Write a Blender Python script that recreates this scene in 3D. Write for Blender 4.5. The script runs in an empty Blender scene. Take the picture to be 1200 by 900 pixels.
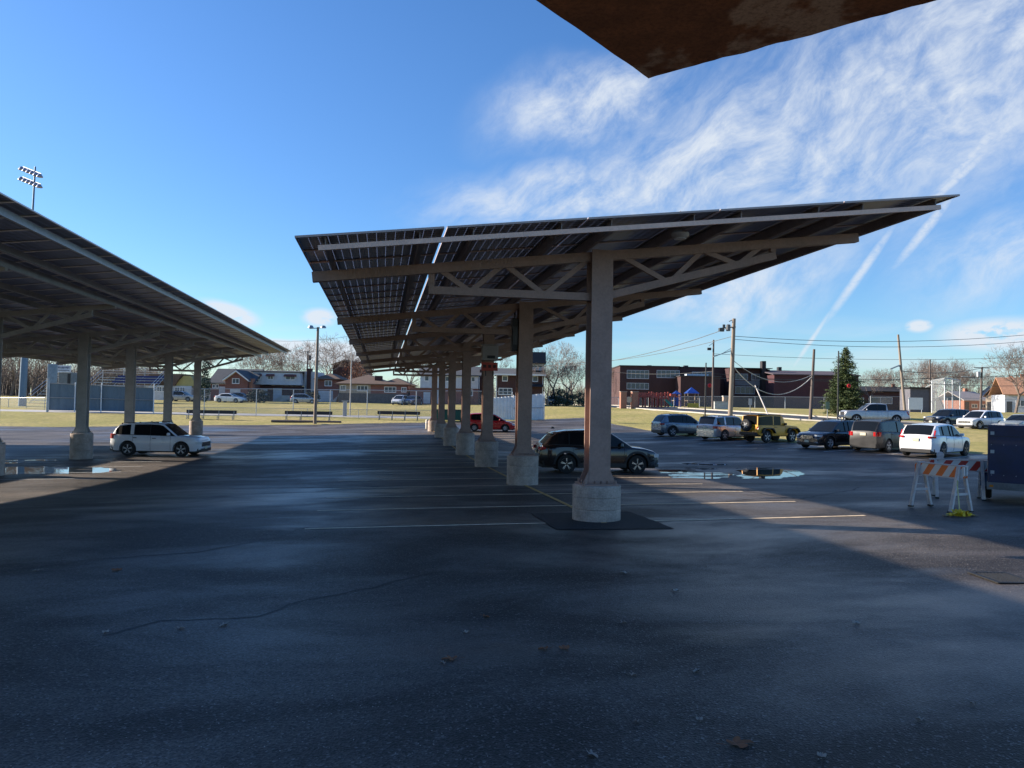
import bpy, bmesh, math, random
import numpy as np
from mathutils import Vector, Matrix, noise
random.seed(7)
PI=math.pi
sc=bpy.context.scene
COL=sc.collection
F_PX=870.0; CZ=2.35
YAW=math.radians(9.9); PITCH=math.radians(1.45); ROLL=math.radians(1.0)
# ---------------------------------------------------------------- camera
Rv=Vector((math.cos(YAW),-math.sin(YAW),0)); Fv=Vector((math.sin(YAW),math.cos(YAW),0)); Uv=Vector((0,0,1))
fw=Fv*math.cos(PITCH)+Uv*math.sin(PITCH); up0=-Fv*math.sin(PITCH)+Uv*math.cos(PITCH)
cr=Rv*math.cos(ROLL)+up0*math.sin(ROLL); cu=up0*math.cos(ROLL)-Rv*math.sin(ROLL)
cd=bpy.data.cameras.new('camera'); cam=bpy.data.objects.new('camera',cd); COL.objects.link(cam)
cd.sensor_width=36; cd.lens=F_PX/1200*36; cd.clip_start=.05; cd.clip_end=9000
M3=Matrix((cr,cu,-fw)).transposed()
cam.matrix_world=Matrix.Translation((0,0,CZ))@M3.to_4x4()
sc.camera=cam
CAMP=Vector((0,0,CZ))
def ray(px,py): return cr*((px-600)/F_PX)+cu*((450-py)/F_PX)+fw
def pt(px,py,Z): return CAMP+ray(px,py)*Z
# ---------------------------------------------------------------- terrain height
TX=[-120,-60,-30,-14,4,14,25,40,60,90,160]
TY=[-30,10,15,25,35,45,55,65,75,85,105,130,180,400]
TB=[[2.8,2.8,2.6,2.45,2.3,2.15,2.1,2.0,1.9,1.8,1.8],
[2.8,2.8,2.65,2.45,2.3,2.15,2.1,2.0,1.9,1.8,1.8],
[2.9,2.9,2.8,2.6,2.34,2.22,2.12,2.05,1.9,1.8,1.8],
[3.0,3.0,2.95,2.9,2.56,2.52,2.36,2.15,1.9,1.7,1.6],
[3.1,3.1,3.05,3.0,2.72,2.62,2.38,2.2,1.9,1.6,1.5],
[3.1,3.1,3.05,3.0,2.75,2.55,2.35,2.05,1.8,1.5,1.4],
[3.1,3.1,3.05,2.95,2.62,2.5,2.25,1.6,1.7,1.4,1.3],
[3.1,3.1,3.05,2.8,2.44,2.35,2.05,1.35,1.5,1.2,1.1],
[3.0,3.0,2.95,2.6,2.25,2.1,1.75,1.05,1.0,.9,.8],
[2.2,2.2,2.1,2.0,1.9,1.7,1.2,.75,.65,.6,.6],
[1.4,1.4,1.3,1.2,1.05,.85,.5,.35,.3,.3,.3],
[.7,.7,.6,.5,.4,.3,.2,.15,.15,.2,.2],
[.4]*11,[.6]*11]
def _cr(p0,p1,p2,p3,t):
    return p1+.5*t*(p2-p0+t*(2*p0-5*p1+4*p2-p3+t*(3*(p1-p2)+p3-p0)))
def _loc(A,v):
    if v<=A[0]: return 0,0.0
    if v>=A[-1]: return len(A)-2,1.0
    for i in range(len(A)-1):
        if v<=A[i+1]: return i,(v-A[i])/(A[i+1]-A[i])
def G(x,y):
    i,tx=_loc(TX,x); j,ty=_loc(TY,y)
    tx=tx*tx*(3-2*tx)*.4+tx*.6; 
    nx=len(TX)-1; ny=len(TY)-1
    r=[]
    for jj in (j,j+1):
        row=TB[jj]; r.append(row[i]*(1-tx)+row[i+1]*tx)
    jm=max(j-1,0); jp=min(j+2,ny)
    a=TB[jm][i]*(1-tx)+TB[jm][i+1]*tx; b=TB[jp][i]*(1-tx)+TB[jp][i+1]*tx
    return CZ-_cr(a,r[0],r[1],b,ty)
def gp(px,py,lift=0):
    d=ray(px,py); t0=1.0
    t=1.0
    while t<400:
        p=CAMP+d*t
        if p.z<G(p.x,p.y): break
        t*=1.01
    lo,hi=t/1.01,t
    for _ in range(25):
        m=(lo+hi)/2; p=CAMP+d*m
        if p.z<G(p.x,p.y): hi=m
        else: lo=m
    p=CAMP+d*hi
    return Vector((p.x,p.y,G(p.x,p.y)+lift))
def base(px,py,Z):
    p=pt(px,py,Z); return Vector((p.x,p.y,G(p.x,p.y)))
# ---------------------------------------------------------------- tags
def tag(o,label=None,cat=None,group=None,kind=None):
    if label: o['label']=label
    if cat: o['category']=cat
    if group: o['group']=group
    if kind: o['kind']=kind
    return o
def thing(name,label,cat,loc=(0,0,0),rz=0,group=None):
    o=bpy.data.objects.new(name,None); COL.objects.link(o)
    o.location=loc; o.rotation_euler=(0,0,rz); o.empty_display_size=.2
    return tag(o,label,cat,group)
def dup(root,loc,rz,label,group=None,scale=None):
    r=root.copy(); COL.objects.link(r); r.location=loc; r.rotation_euler=(0,0,rz); r['label']=label
    if group: r['group']=group
    if scale: r.scale=scale
    for ch in list(root.children):
        c=ch.copy(); COL.objects.link(c); c.parent=r
        for g in list(ch.children):
            d=g.copy(); COL.objects.link(d); d.parent=c
    return r
# ---------------------------------------------------------------- materials
class NT:
    def __init__(s,nt): s.nt=nt
    def n(s,t,**k):
        nd=s.nt.nodes.new(t)
        for a,b in k.items(): setattr(nd,a,b)
        return nd
    def put(s,sock,v):
        if isinstance(v,bpy.types.NodeSocket): s.nt.links.new(v,sock)
        elif v is not None: sock.default_value=v
    def m(s,op,a,b=None,c=None,clamp=False):
        nd=s.n('ShaderNodeMath',operation=op,use_clamp=clamp)
        s.put(nd.inputs[0],a); s.put(nd.inputs[1],b)
        if c is not None: s.put(nd.inputs[2],c)
        return nd.outputs[0]
    def mix(s,f,a,b):
        nd=s.n('ShaderNodeMix',data_type='RGBA'); s.put(nd.inputs[0],f)
        s.put(nd.inputs[6],a if isinstance(a,bpy.types.NodeSocket) else (*a,1) if len(a)==3 else a)
        s.put(nd.inputs[7],b if isinstance(b,bpy.types.NodeSocket) else (*b,1) if len(b)==3 else b)
        return nd.outputs[2]
    def noise(s,vec,scale,detail=4,rough=.5,dist=0):
        nd=s.n('ShaderNodeTexNoise'); s.put(nd.inputs['Vector'],vec)
        nd.inputs['Scale'].default_value=scale; nd.inputs['Detail'].default_value=detail
        nd.inputs['Roughness'].default_value=rough; nd.inputs['Distortion'].default_value=dist
        return nd.outputs['Fac']
    def ramp(s,v,a,b,c=0.,d=1.,smooth=True):
        nd=s.n('ShaderNodeMapRange'); nd.interpolation_type='SMOOTHSTEP' if smooth else 'LINEAR'
        s.put(nd.inputs[0],v)
        for i,q in enumerate((a,b,c,d)): nd.inputs[i+1].default_value=q
        return nd.outputs[0]
    def map(s,vec,scale=(1,1,1),rot=(0,0,0),loc=(0,0,0)):
        nd=s.n('ShaderNodeMapping'); s.put(nd.inputs[0],vec)
        nd.inputs['Scale'].default_value=scale; nd.inputs['Rotation'].default_value=rot; nd.inputs['Location'].default_value=loc
        return nd.outputs[0]
def newmat(name):
    m=bpy.data.materials.new(name); m.use_nodes=True; nt=m.node_tree
    bs=nt.nodes['Principled BSDF']; return m,NT(nt),bs
MATS={}
def mat(name,col,rough=.6,metal=0,var=.25,scale=3.,bump=.0,coat=0,bscale=None,spec=None,stretch=(1,1,1)):
    if name in MATS: return MATS[name]
    m,t,bs=newmat(name)
    tc=t.n('ShaderNodeTexCoord').outputs['Object']
    v=t.map(tc,stretch)
    f=t.noise(v,scale,5,.6)
    f2=t.noise(v,scale*9,3,.6)
    ff=t.m('MULTIPLY_ADD',f2,.4,t.m('MULTIPLY',f,.6))
    dark=tuple(c*(1-var) for c in col); lite=tuple(min(1,c*(1+var)) for c in col)
    t.put(bs.inputs['Base Color'],t.mix(t.ramp(ff,.3,.7),dark,lite))
    t.put(bs.inputs['Roughness'],t.ramp(f,.2,.8,max(0,rough-.08),min(1,rough+.1)))
    bs.inputs['Metallic'].default_value=metal
    if coat: bs.inputs['Coat Weight'].default_value=coat; bs.inputs['Coat Roughness'].default_value=.05
    if spec is not None: bs.inputs['Specular IOR Level'].default_value=spec
    if bump:
        b=t.n('ShaderNodeBump'); b.inputs['Strength'].default_value=bump; b.inputs['Distance'].default_value=.02
        t.put(b.inputs['Height'],t.noise(v,bscale or scale*12,4,.6)); t.put(bs.inputs['Normal'],b.outputs[0])
    MATS[name]=m; return m
def brickmat(name,c1,c2,mortar,s=1.0):
    if name in MATS: return MATS[name]
    m,t,bs=newmat(name)
    tc=t.n('ShaderNodeTexCoord').outputs['Object']; sp=t.n('ShaderNodeSeparateXYZ'); t.put(sp.inputs[0],tc)
    cb=t.n('ShaderNodeCombineXYZ'); t.put(cb.inputs[0],t.m('ADD',sp.outputs[0],sp.outputs[1])); t.put(cb.inputs[1],sp.outputs[2])
    br=t.n('ShaderNodeTexBrick'); t.put(br.inputs['Vector'],cb.outputs[0])
    br.inputs['Color1'].default_value=(*c1,1); br.inputs['Color2'].default_value=(*c2,1); br.inputs['Mortar'].default_value=(*mortar,1)
    br.inputs['Scale'].default_value=s; br.inputs['Brick Width'].default_value=.22; br.inputs['Row Height'].default_value=.075; br.inputs['Mortar Size'].default_value=.006
    f=t.noise(tc,.6,4,.6)
    t.put(bs.inputs['Base Color'],t.mix(t.ramp(f,.3,.75,0,.45),br.outputs[0],tuple(c*.55 for c in c1)))
    bs.inputs['Roughness'].default_value=.9
    MATS[name]=m; return m
def stripemat(name,c1,c2,pitch,axis=2,rough=.6,line=.12):
    """boards / shingles: dark line every pitch along an axis"""
    if name in MATS: return MATS[name]
    m,t,bs=newmat(name)
    tc=t.n('ShaderNodeTexCoord').outputs['Object']; sp=t.n('ShaderNodeSeparateXYZ'); t.put(sp.inputs[0],tc)
    fr=t.m('FRACT',t.m('DIVIDE',sp.outputs[axis],pitch)); l=t.m('LESS_THAN',fr,line)
    f=t.noise(tc,1.2,5,.65)
    a=t.mix(t.ramp(f,.3,.7),tuple(c*.8 for c in c1),c1)
    t.put(bs.inputs['Base Color'],t.mix(l,a,c2)); bs.inputs['Roughness'].default_value=rough
    MATS[name]=m; return m
def glassmat(name,col=(.02,.025,.03),rough=.06,clear=0.,spec=.45):
    if name in MATS: return MATS[name]
    m,t,bs=newmat(name)
    bs.inputs['Base Color'].default_value=(*col,1); bs.inputs['Roughness'].default_value=rough
    bs.inputs['IOR'].default_value=1.5; bs.inputs['Specular IOR Level'].default_value=spec
    MATS[name]=m; return m
def meshmat(name,col,opac):
    if name in MATS: return MATS[name]
    m,t,bs=newmat(name)
    bs.inputs['Base Color'].default_value=(*col,1); bs.inputs['Roughness'].default_value=.45; bs.inputs['Metallic'].default_value=.3
    bs.inputs['Alpha'].default_value=opac
    MATS[name]=m; return m
# paints
def paint(name,col,metal=.0,rough=.28,coat=.8): 
    return mat('paint_'+name,col,rough,metal,.04,2.,coat=coat)
BLACKP=lambda:mat('black_plastic',(.018,.018,.02),.55,var=.2)
TYRE=lambda:mat('tyre_rubber',(.02,.02,.021),.85,var=.25)
RIM=lambda:mat('alloy_rim',(.55,.56,.58),.35,.35,.1)
GLASS=lambda:glassmat('car_glass',(.008,.010,.012),spec=.28)
CHROME=lambda:mat('chrome_trim',(.6,.6,.62),.18,1,.05)
WHITEL=lambda:glassmat('lamp_lens_white',(.55,.58,.6),.1)
REDL=lambda:glassmat('lamp_lens_red',(.42,.01,.012),.15)
AMBER=lambda:glassmat('lamp_lens_amber',(.6,.2,.02),.15)
STEEL_HAZE=lambda:mat('hazed_grey_steel',(.40,.38,.355),.5,.15,.18,2.2,bump=.1)  # left canopy steel: grey, lightened to put flare haze into the colour
GALV=lambda:mat('galvanized_steel',(.33,.35,.37),.42,.75,.2,4)
STEEL=lambda:mat('brown_grey_painted_steel',(.33,.215,.17),.55,.05,.2,2.2,bump=.1)
CONC=lambda:mat('plinth_concrete',(.43,.345,.285),.85,0,.34,3.4,bump=.6)
WOOD=lambda:mat('pole_wood',(.26,.20,.15),.85,0,.3,3,stretch=(6,6,.5),bump=.3)
WHITE=lambda:mat('white_trim',(.72,.73,.74),.5,0,.08)
GLZ=lambda:glassmat('window_glass_pane',(.10,.12,.15),.08)
# ---------------------------------------------------------------- mesh builder
class MB:
    def __init__(s): s.v=[]; s.f=[]; s.m=[]
    def add(s,vs,fs,mi=0):
        o=len(s.v); s.v+= [tuple(v) for v in vs]
        for f in fs: s.f.append(tuple(o+i for i in f)); s.m.append(mi)
        return s
    def box(s,c,d,mi=0,rot=None,taper=None):
        hx,hy,hz=d[0]/2,d[1]/2,d[2]/2
        vs=[]
        for z in (-hz,hz):
            k=1 if (z<0 or not taper) else taper
            for x,y in ((-hx,-hy),(hx,-hy),(hx,hy),(-hx,hy)): vs.append(Vector((x*k,y*k,z)))
        if rot: 
            R=rot if isinstance(rot,Matrix) else Matrix.Rotation(rot,3,'Z'); vs=[R@v for v in vs]
        c=Vector(c); vs=[v+c for v in vs]
        return s.add(vs,[(0,3,2,1),(4,5,6,7),(0,1,5,4),(1,2,6,5),(2,3,7,6),(3,0,4,7)],mi)
    def b2(s,x0,x1,y0,y1,z0,z1,mi=0): return s.box(((x0+x1)/2,(y0+y1)/2,(z0+z1)/2),(abs(x1-x0),abs(y1-y0),abs(z1-z0)),mi)
    def tube(s,p0,p1,r0,r1=None,n=8,mi=0,caps=True):
        p0=Vector(p0); p1=Vector(p1); r1=r0 if r1 is None else r1
        d=(p1-p0); 
        if d.length<1e-6: return s
        d.normalize(); a=d.orthogonal().normalized(); b=d.cross(a)
        vs=[]
        for p,r in ((p0,r0),(p1,r1)):
            for i in range(n):
                t=2*PI*i/n; vs.append(p+a*(r*math.cos(t))+b*(r*math.sin(t)))
        fs=[(i,(i+1)%n,n+(i+1)%n,n+i) for i in range(n)]
        if caps: fs+=[tuple(range(n-1,-1,-1)),tuple(range(n,2*n))]
        return s.add(vs,fs,mi)
    def bar(s,p0,p1,w,h,mi=0):
        """rectangular bar from p0 to p1: w across (horizontal), h in the other direction"""
        p0=Vector(p0); p1=Vector(p1); d=(p1-p0); L=d.length; d.normalize()
        a=d.cross(Vector((0,0,1)))
        if a.length<1e-4: a=Vector((1,0,0))
        a.normalize(); b=a.cross(d)
        vs=[]
        for p in (p0,p1):
            for u,v in ((-1,-1),(1,-1),(1,1),(-1,1)): vs.append(p+a*(u*w/2)+b*(v*h/2))
        return s.add(vs,[(3,2,1,0),(4,5,6,7),(0,1,5,4),(1,2,6,5),(2,3,7,6),(3,0,4,7)],mi)
    def lathe(s,prof,n=24,mi=0,axis='Z',c=(0,0,0),caps=True):
        vs=[];fs=[]
        for r,z in prof:
            for i in range(n):
                t=2*PI*i/n
                if axis=='Z': q=(r*math.cos(t),r*math.sin(t),z)
                elif axis=='Y': q=(r*math.cos(t),z,r*math.sin(t))
                else: q=(z,r*math.cos(t),r*math.sin(t))
                vs.append((q[0]+c[0],q[1]+c[1],q[2]+c[2]))
        for k in range(len(prof)-1):
            for i in range(n): fs.append((k*n+i,k*n+(i+1)%n,(k+1)*n+(i+1)%n,(k+1)*n+i))
        if caps and prof[0][0]>1e-5: fs.append(tuple(range(n-1,-1,-1)))
        if caps and prof[-1][0]>1e-5: fs.append(tuple(range((len(prof)-1)*n,len(prof)*n)))
        return s.add(vs,fs,mi)
    def prism(s,poly,y0,y1,mi=0,plane='XZ'):
        n=len(poly); vs=[]
        for y in (y0,y1):
            for a,b in poly:
                vs.append((a,y,b) if plane=='XZ' else (a,b,y) if plane=='XY' else (y,a,b))
        fs=[tuple(range(n)),tuple(range(2*n-1,n-1,-1))]+[(i,(i+1)%n,n+(i+1)%n,n+i) for i in range(n)]
        return s.add(vs,fs,mi)
    def build(s,name,mats,parent=None,smooth=False,bevel=0,recalc=True,loc=None,rz=None):
        me=bpy.data.meshes.new(name); me.from_pydata(s.v,[],s.f)
        if not isinstance(mats,(list,tuple)): mats=[mats]
        for m in mats: me.materials.append(m)
        if len(mats)>1: me.polygons.foreach_set('material_index',s.m)
        if recalc:
            bm=bmesh.new(); bm.from_mesh(me); bmesh.ops.recalc_face_normals(bm,faces=bm.faces)
            if bevel: bmesh.ops.bevel(bm,geom=[e for e in bm.edges if len(e.link_faces)==2 and e.calc_face_angle(0)>.5],offset=bevel,segments=1,affect='EDGES')
            bm.to_mesh(me); bm.free()
        if smooth:
            me.polygons.foreach_set('use_smooth',[True]*len(me.polygons))
            try: me.set_sharp_from_angle(angle=math.radians(38 if smooth is True else smooth))
            except Exception: pass
        me.update()
        o=bpy.data.objects.new(name,me); COL.objects.link(o)
        if parent: o.parent=parent
        if loc is not None: o.location=loc
        if rz is not None: o.rotation_euler=(0,0,rz)
        return o
exec_parts=[]
# ---------------------------------------------------------------- world, sun
SUN_EL=math.radians(20.8); SUN_D=Vector((-.915,.40,0)).normalized()
sd=Vector((SUN_D.x*math.cos(SUN_EL),SUN_D.y*math.cos(SUN_EL),math.sin(SUN_EL)))
sl=bpy.data.lights.new('sun','SUN'); sl.energy=5.0; sl.angle=math.radians(.5); sl.color=(1,.88,.74)
so=bpy.data.objects.new('sun',sl); COL.objects.link(so); so.rotation_euler=sd.to_track_quat('Z','Y').to_euler(); so.location=(0,0,40)
w=bpy.data.worlds.new('World'); sc.world=w; w.use_nodes=True
t=NT(w.node_tree); bg=w.node_tree.nodes['Background']
sky=t.n('ShaderNodeTexSky',sky_type='NISHITA'); sky.sun_disc=False; sky.sun_elevation=SUN_EL
sky.sun_rotation=math.atan2(SUN_D.x,SUN_D.y); sky.ozone_density=2.2; sky.dust_density=.25; sky.air_density=1.0; sky.altitude=60
_s=t.n('ShaderNodeSeparateXYZ'); t.put(_s.inputs[0],t.n('ShaderNodeTexCoord').outputs['Generated']); SPZ=_s.outputs[2]
hs=t.n('ShaderNodeHueSaturation'); hs.inputs['Saturation'].default_value=1.2; t.put(hs.inputs['Color'],sky.outputs[0])
tint=t.n('ShaderNodeMix',data_type='RGBA',blend_type='MULTIPLY'); tint.inputs[0].default_value=1; t.put(tint.inputs[6],hs.outputs[0]); t.put(tint.inputs[7],t.mix(t.ramp(t.m('MULTIPLY',t.m('ARCSINE',SPZ),57.3),0,28),(.60,.77,.98),(.80,.90,1.10)))
D=t.n('ShaderNodeTexCoord').outputs['Generated']
sp=t.n('ShaderNodeSeparateXYZ'); t.put(sp.inputs[0],D)
az=t.m('ARCTAN2',sp.outputs[0],sp.outputs[1]); el=t.m('ARCSINE',sp.outputs[2])
az=t.m('MULTIPLY',az,57.2958); el=t.m('MULTIPLY',el,57.2958)      # degrees
ae=t.n('ShaderNodeCombineXYZ'); t.put(ae.inputs[0],az); t.put(ae.inputs[1],el); ae=ae.outputs[0]
wn=t.n('ShaderNodeTexNoise'); t.put(wn.inputs['Vector'],ae); wn.inputs['Scale'].default_value=.09; wn.inputs['Detail'].default_value=3
wv=t.n('ShaderNodeVectorMath',operation='MULTIPLY_ADD'); t.put(wv.inputs[0],wn.outputs['Color']); wv.inputs[1].default_value=(6,6,0); t.put(wv.inputs[2],ae)
warp=wv.outputs[0]
def a_e(px,py):
    d=ray(px,py).normalized(); return math.degrees(math.atan2(d.x,d.y)),math.degrees(math.asin(d.z))
def ell(px,py,wpx,hpx,rot,soft=1.0,vec=warp,off=(2.5,2.5)):
    a,e=a_e(px,py); k=15.2
    mp=t.n('ShaderNodeMapping',vector_type='TEXTURE'); t.put(mp.inputs[0],vec)
    mp.inputs['Location'].default_value=(a+off[0],e+off[1],0); mp.inputs['Rotation'].default_value=(0,0,math.radians(rot)); mp.inputs['Scale'].default_value=(wpx/k,hpx/k,1)
    ln=t.n('ShaderNodeVectorMath',operation='LENGTH'); t.put(ln.inputs[0],mp.outputs[0])
    return t.ramp(ln.outputs['Value'],1.0,max(0,1-soft),0,1)
def mx(*a):
    r=a[0]
    for b in a[1:]: r=t.m('MAXIMUM',r,b)
    return r
def tmap(vec,sc_,rot):
    mp=t.n('ShaderNodeMapping',vector_type='TEXTURE'); t.put(mp.inputs[0],vec); mp.inputs['Rotation'].default_value=(0,0,math.radians(rot)); mp.inputs['Scale'].default_value=(sc_[0],sc_[1],1); return mp.outputs[0]
cir=t.noise(tmap(warp,(15,5.5),25),1.0,9,.58,.1)
cir2=t.noise(tmap(warp,(3.4,1.9),34),1.0,10,.66,0.)
cloudn=t.m('MULTIPLY_ADD',cir2,.5,t.m('MULTIPLY',cir,.62))
M1=mx(ell(930,165,470,150,14,.8),ell(660,225,230,66,6,.8),ell(1120,90,300,180,30,.8),ell(700,105,190,72,12,.8),
      ell(880,325,190,62,12,.8),t.m('MULTIPLY',ell(1190,290,140,70,12,.9),.9))
d1=t.m('MULTIPLY',t.ramp(cloudn,.38,.82,0,.66),M1)
d1=t.m('ADD',d1,t.m('MULTIPLY',t.m('MULTIPLY',M1,M1),t.ramp(cir2,.25,.8,.08,.50)),clamp=True)
fine=t.noise(t.map(ae,(1.1,1.6,1),(0,0,math.radians(30))),1.0,7,.7,.3)
con=mx(ell(1010,318,92,7,56,.9,ae,(0,0)),ell(1085,268,70,8,52,.9,ae,(0,0)),ell(1150,170,150,11,47,.95,ae,(0,0)),ell(1120,210,90,8,40,.9,ae,(0,0)),ell(950,400,60,4,58,1,ae,(0,0)))
d2=t.m('MULTIPLY',con,t.ramp(fine,.2,.6,.3,.8))
puffn=t.noise(t.map(ae,(.5,.9,1)),1.0,7,.6,.2)
puff=mx(ell(268,367,44,15,-14,.8,ae,(0,0)),ell(375,372,26,14,0,.9,ae,(0,0)),ell(1077,382,17,9,0,.9,ae,(0,0)),ell(1170,392,70,22,0,.9,ae,(0,0)),ell(330,404,110,9,0,.9,ae,(0,0)),ell(400,415,120,22,0,.9,ae,(0,0)))
d3=t.m('MULTIPLY',puff,t.ramp(puffn,.3,.5,.05,1.5))
lowb=t.m('MULTIPLY',t.ramp(el,9,1),t.ramp(t.noise(t.map(ae,(.06,.5,1)),1.0,6,.6,.4),.42,.66,0,.45))
dens=t.m('MINIMUM',mx(d1,d2,d3,lowb),.93)
skyc=t.n('ShaderNodeMix',data_type='RGBA'); t.put(skyc.inputs[0],dens); t.put(skyc.inputs[6],tint.outputs[2]); skyc.inputs[7].default_value=(4.0,4.35,4.8,1)
t.put(bg.inputs[0],skyc.outputs[2]); bg.inputs[1].default_value=.088
sc.view_settings.view_transform='Standard'; sc.view_settings.look='None'; sc.view_settings.exposure=1.12; sc.view_settings.gamma=1
sc.cycles.max_bounces=6; sc.cycles.transparent_max_bounces=16; sc.cycles.caustics_reflective=False; sc.cycles.caustics_refractive=False
try: sc.cycles.use_denoising=True; sc.cycles.denoiser='OPENIMAGEDENOISE'
except Exception: pass
sc.cycles.sample_clamp_indirect=6
# ---------------------------------------------------------------- ground
def XR(y):                                   # right border of the lot
    return 31-.464*(y-35.7) if y<53 else 23.0
def YF(x): return 75.0 if x<-4 else 75+ (x+4)*.24
ROADC=[(22,170),(33,130),(39,100),(42,82),(46,69),(57,60),(75,51),(130,34)]; ROADW=4.2
def seg_d(P,x,y):
    best=1e9
    for (x0,y0),(x1,y1) in zip(P,P[1:]):
        dx,dy=x1-x0,y1-y0; u=max(0,min(1,((x-x0)*dx+(y-y0)*dy)/(dx*dx+dy*dy)))
        best=min(best,math.hypot(x-x0-u*dx,y-y0-u*dy))
    return best
PATHC=[(-90,97),(-45,92.5),(-14,88.5),(3,86),(12,84.5)]; PATHW=1.7
def in_lot(x,y,e=0): return -95+e<x<XR(y)-e and -25+e<y<YF(x)-e
def gcoords(lo,hi,step,far):
    a=list(np.arange(lo,hi+.001,step)); d=step*2; q=hi; 
    while q<far: q+=d; a.append(q); d*=1.35
    d=step*2; q=lo; b=[]
    while q>-far: q-=d; b.append(q); d*=1.35
    return b[::-1]+a
gx=gcoords(-100,110,1.0,4000); gy=gcoords(-26,150,1.0,4000)
mb=MB(); nx=len(gx)
for y in gy:
    for x in gx:
        z=G(x,y)
        if in_lot(x,y,.0) and -26<y: z-=.10
        elif -26<y<170 and seg_d(ROADC,x,y)<ROADW-.05: z-=.10
        elif y<-25: z-=.10
        elif 80<y<100 and seg_d(PATHC,x,y)<PATHW: z-=.06
        else: z+=.02+.035*noise.noise(Vector((x*.25,y*.25,0)))+.02*noise.noise(Vector((x*1.1,y*1.1,3)))
        mb.v.append((x,y,z))
for j in range(len(gy)-1):
    for i in range(nx-1): mb.f.append((j*nx+i,j*nx+i+1,(j+1)*nx+i+1,(j+1)*nx+i)); mb.m.append(0)
m,t2,bs=newmat('dry_winter_grass')
tc=t2.n('ShaderNodeTexCoord').outputs['Object']
a=t2.noise(tc,.12,5,.6); b=t2.noise(tc,2.3,5,.7); c=t2.noise(t2.map(tc,(1,3,1)),14,3,.7)
cc=t2.mix(t2.ramp(a,.35,.65),(.33,.30,.09),(.50,.40,.16)); cc=t2.mix(t2.ramp(b,.35,.75),cc,(.20,.19,.07)); cc=t2.mix(t2.ramp(c,.45,.75,0,.6),cc,(.50,.42,.24))
t2.put(bs.inputs['Base Color'],cc); bs.inputs['Roughness'].default_value=.95; bs.inputs['Specular IOR Level'].default_value=.1
bp=t2.n('ShaderNodeBump'); bp.inputs['Strength'].default_value=.7; bp.inputs['Distance'].default_value=.08; t2.put(bp.inputs['Height'],t2.noise(tc,5,5,.75)); t2.put(bs.inputs['Normal'],bp.outputs[0])
GRASS=m
tag(mb.build('ground',GRASS,smooth=180,recalc=False),'dry yellow green winter grass ground round the lot',kind='structure')
# asphalt: worn, damp, patchy
DAMP=[(1100,670,1.0,.3),(1060,577,2.0,.8),(860,553,4.0,2.6),(860,742,1.0,.45),(300,575,5,2.5),(420,610,2.5,1.6),(250,650,2.5,1.2)]
def asphalt(name,dampness,c0=(.032,.026,.022),c1=(.178,.150,.127)):
    m,t2,bs=newmat(name)
    tc=t2.n('ShaderNodeTexCoord').outputs['Object']
    big=t2.noise(t2.map(tc,(.05,.10,1),(0,0,.12)),1.0,5,.6,.3)
    mid=t2.noise(t2.map(tc,(.22,.40,1),(0,0,-.1)),1.0,6,.62,.4)
    fine=t2.noise(tc,38,3,.8)
    gr=t2.n('ShaderNodeTexVoronoi'); t2.put(gr.inputs['Vector'],tc); gr.inputs['Scale'].default_value=60
    gcol=t2.n('ShaderNodeSeparateColor'); t2.put(gcol.inputs[0],gr.outputs['Color'])
    speck=t2.m('GREATER_THAN',gcol.outputs[0],.90)
    col=t2.mix(t2.ramp(mid,.35,.65),c0,c1)
    col=t2.mix(t2.ramp(fine,.3,.7,0,.55),col,tuple(x*.4 for x in c0))
    col=t2.mix(t2.m('MULTIPLY',speck,.55),col,(.17,.16,.15))
    cell=t2.m('MULTIPLY_ADD',gcol.outputs[1],.9,.55); vm=t2.n('ShaderNodeVectorMath',operation='SCALE'); t2.put(vm.inputs[0],col); t2.put(vm.inputs[3],cell); col=vm.outputs[0]
    oil=t2.ramp(t2.noise(tc,.75,3,.5,.2),.66,.74,0,.6); col=t2.mix(oil,col,(.015,.015,.016))
    wet=t2.m('MULTIPLY_ADD',mid,.45,t2.m('MULTIPLY',big,.6))
    wet=t2.ramp(wet,.49,.66)
    if dampness>.5:
        sx=t2.n('ShaderNodeSeparateXYZ'); t2.put(sx.inputs[0],tc); edge=t2.m('MULTIPLY_ADD',t2.noise(t2.map(tc,(.35,.8,1)),1.0,6,.7,.6),4.4,-2.0)
        for (px,py,a,b) in DAMP:
            q=gp(px,py); dx=t2.m('DIVIDE',t2.m('SUBTRACT',sx.outputs[0],q.x),a); dy=t2.m('DIVIDE',t2.m('SUBTRACT',sx.outputs[1],q.y),b)
            d2_=t2.m('ADD',t2.m('ADD',t2.m('MULTIPLY',dx,dx),t2.m('MULTIPLY',dy,dy)),edge); wet=t2.m('MAXIMUM',wet,t2.ramp(d2_,1.4,-.8,0,.95))
    wet=t2.m('MULTIPLY',wet,dampness)
    col=t2.mix(t2.m('MULTIPLY',wet,.62),col,(.026,.023,.020))
    t2.put(bs.inputs['Base Color'],col)
    t2.put(bs.inputs['Roughness'],t2.m('MULTIPLY_ADD',wet,-.26,.58))
    t2.put(bs.inputs['Specular IOR Level'],t2.m('MULTIPLY_ADD',wet,.35,.28))
    bp=t2.n('ShaderNodeBump'); bp.inputs['Distance'].default_value=.010
    t2.put(bp.inputs['Strength'],t2.m('MULTIPLY_ADD',wet,-.3,.62))
    h=t2.m('MULTIPLY_ADD',gr.outputs['Distance'],.9,fine)
    t2.put(bp.inputs['Height'],h); t2.put(bs.inputs['Normal'],bp.outputs[0])
    return m
ASPH=asphalt('damp_asphalt',1.0); ASPR=asphalt('road_asphalt',.3,(.05,.05,.052),(.085,.082,.078))
mb=MB(); ys=[y for y in np.arange(-25,YF(23)+.01,1.0)]; nxx=120
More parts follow.
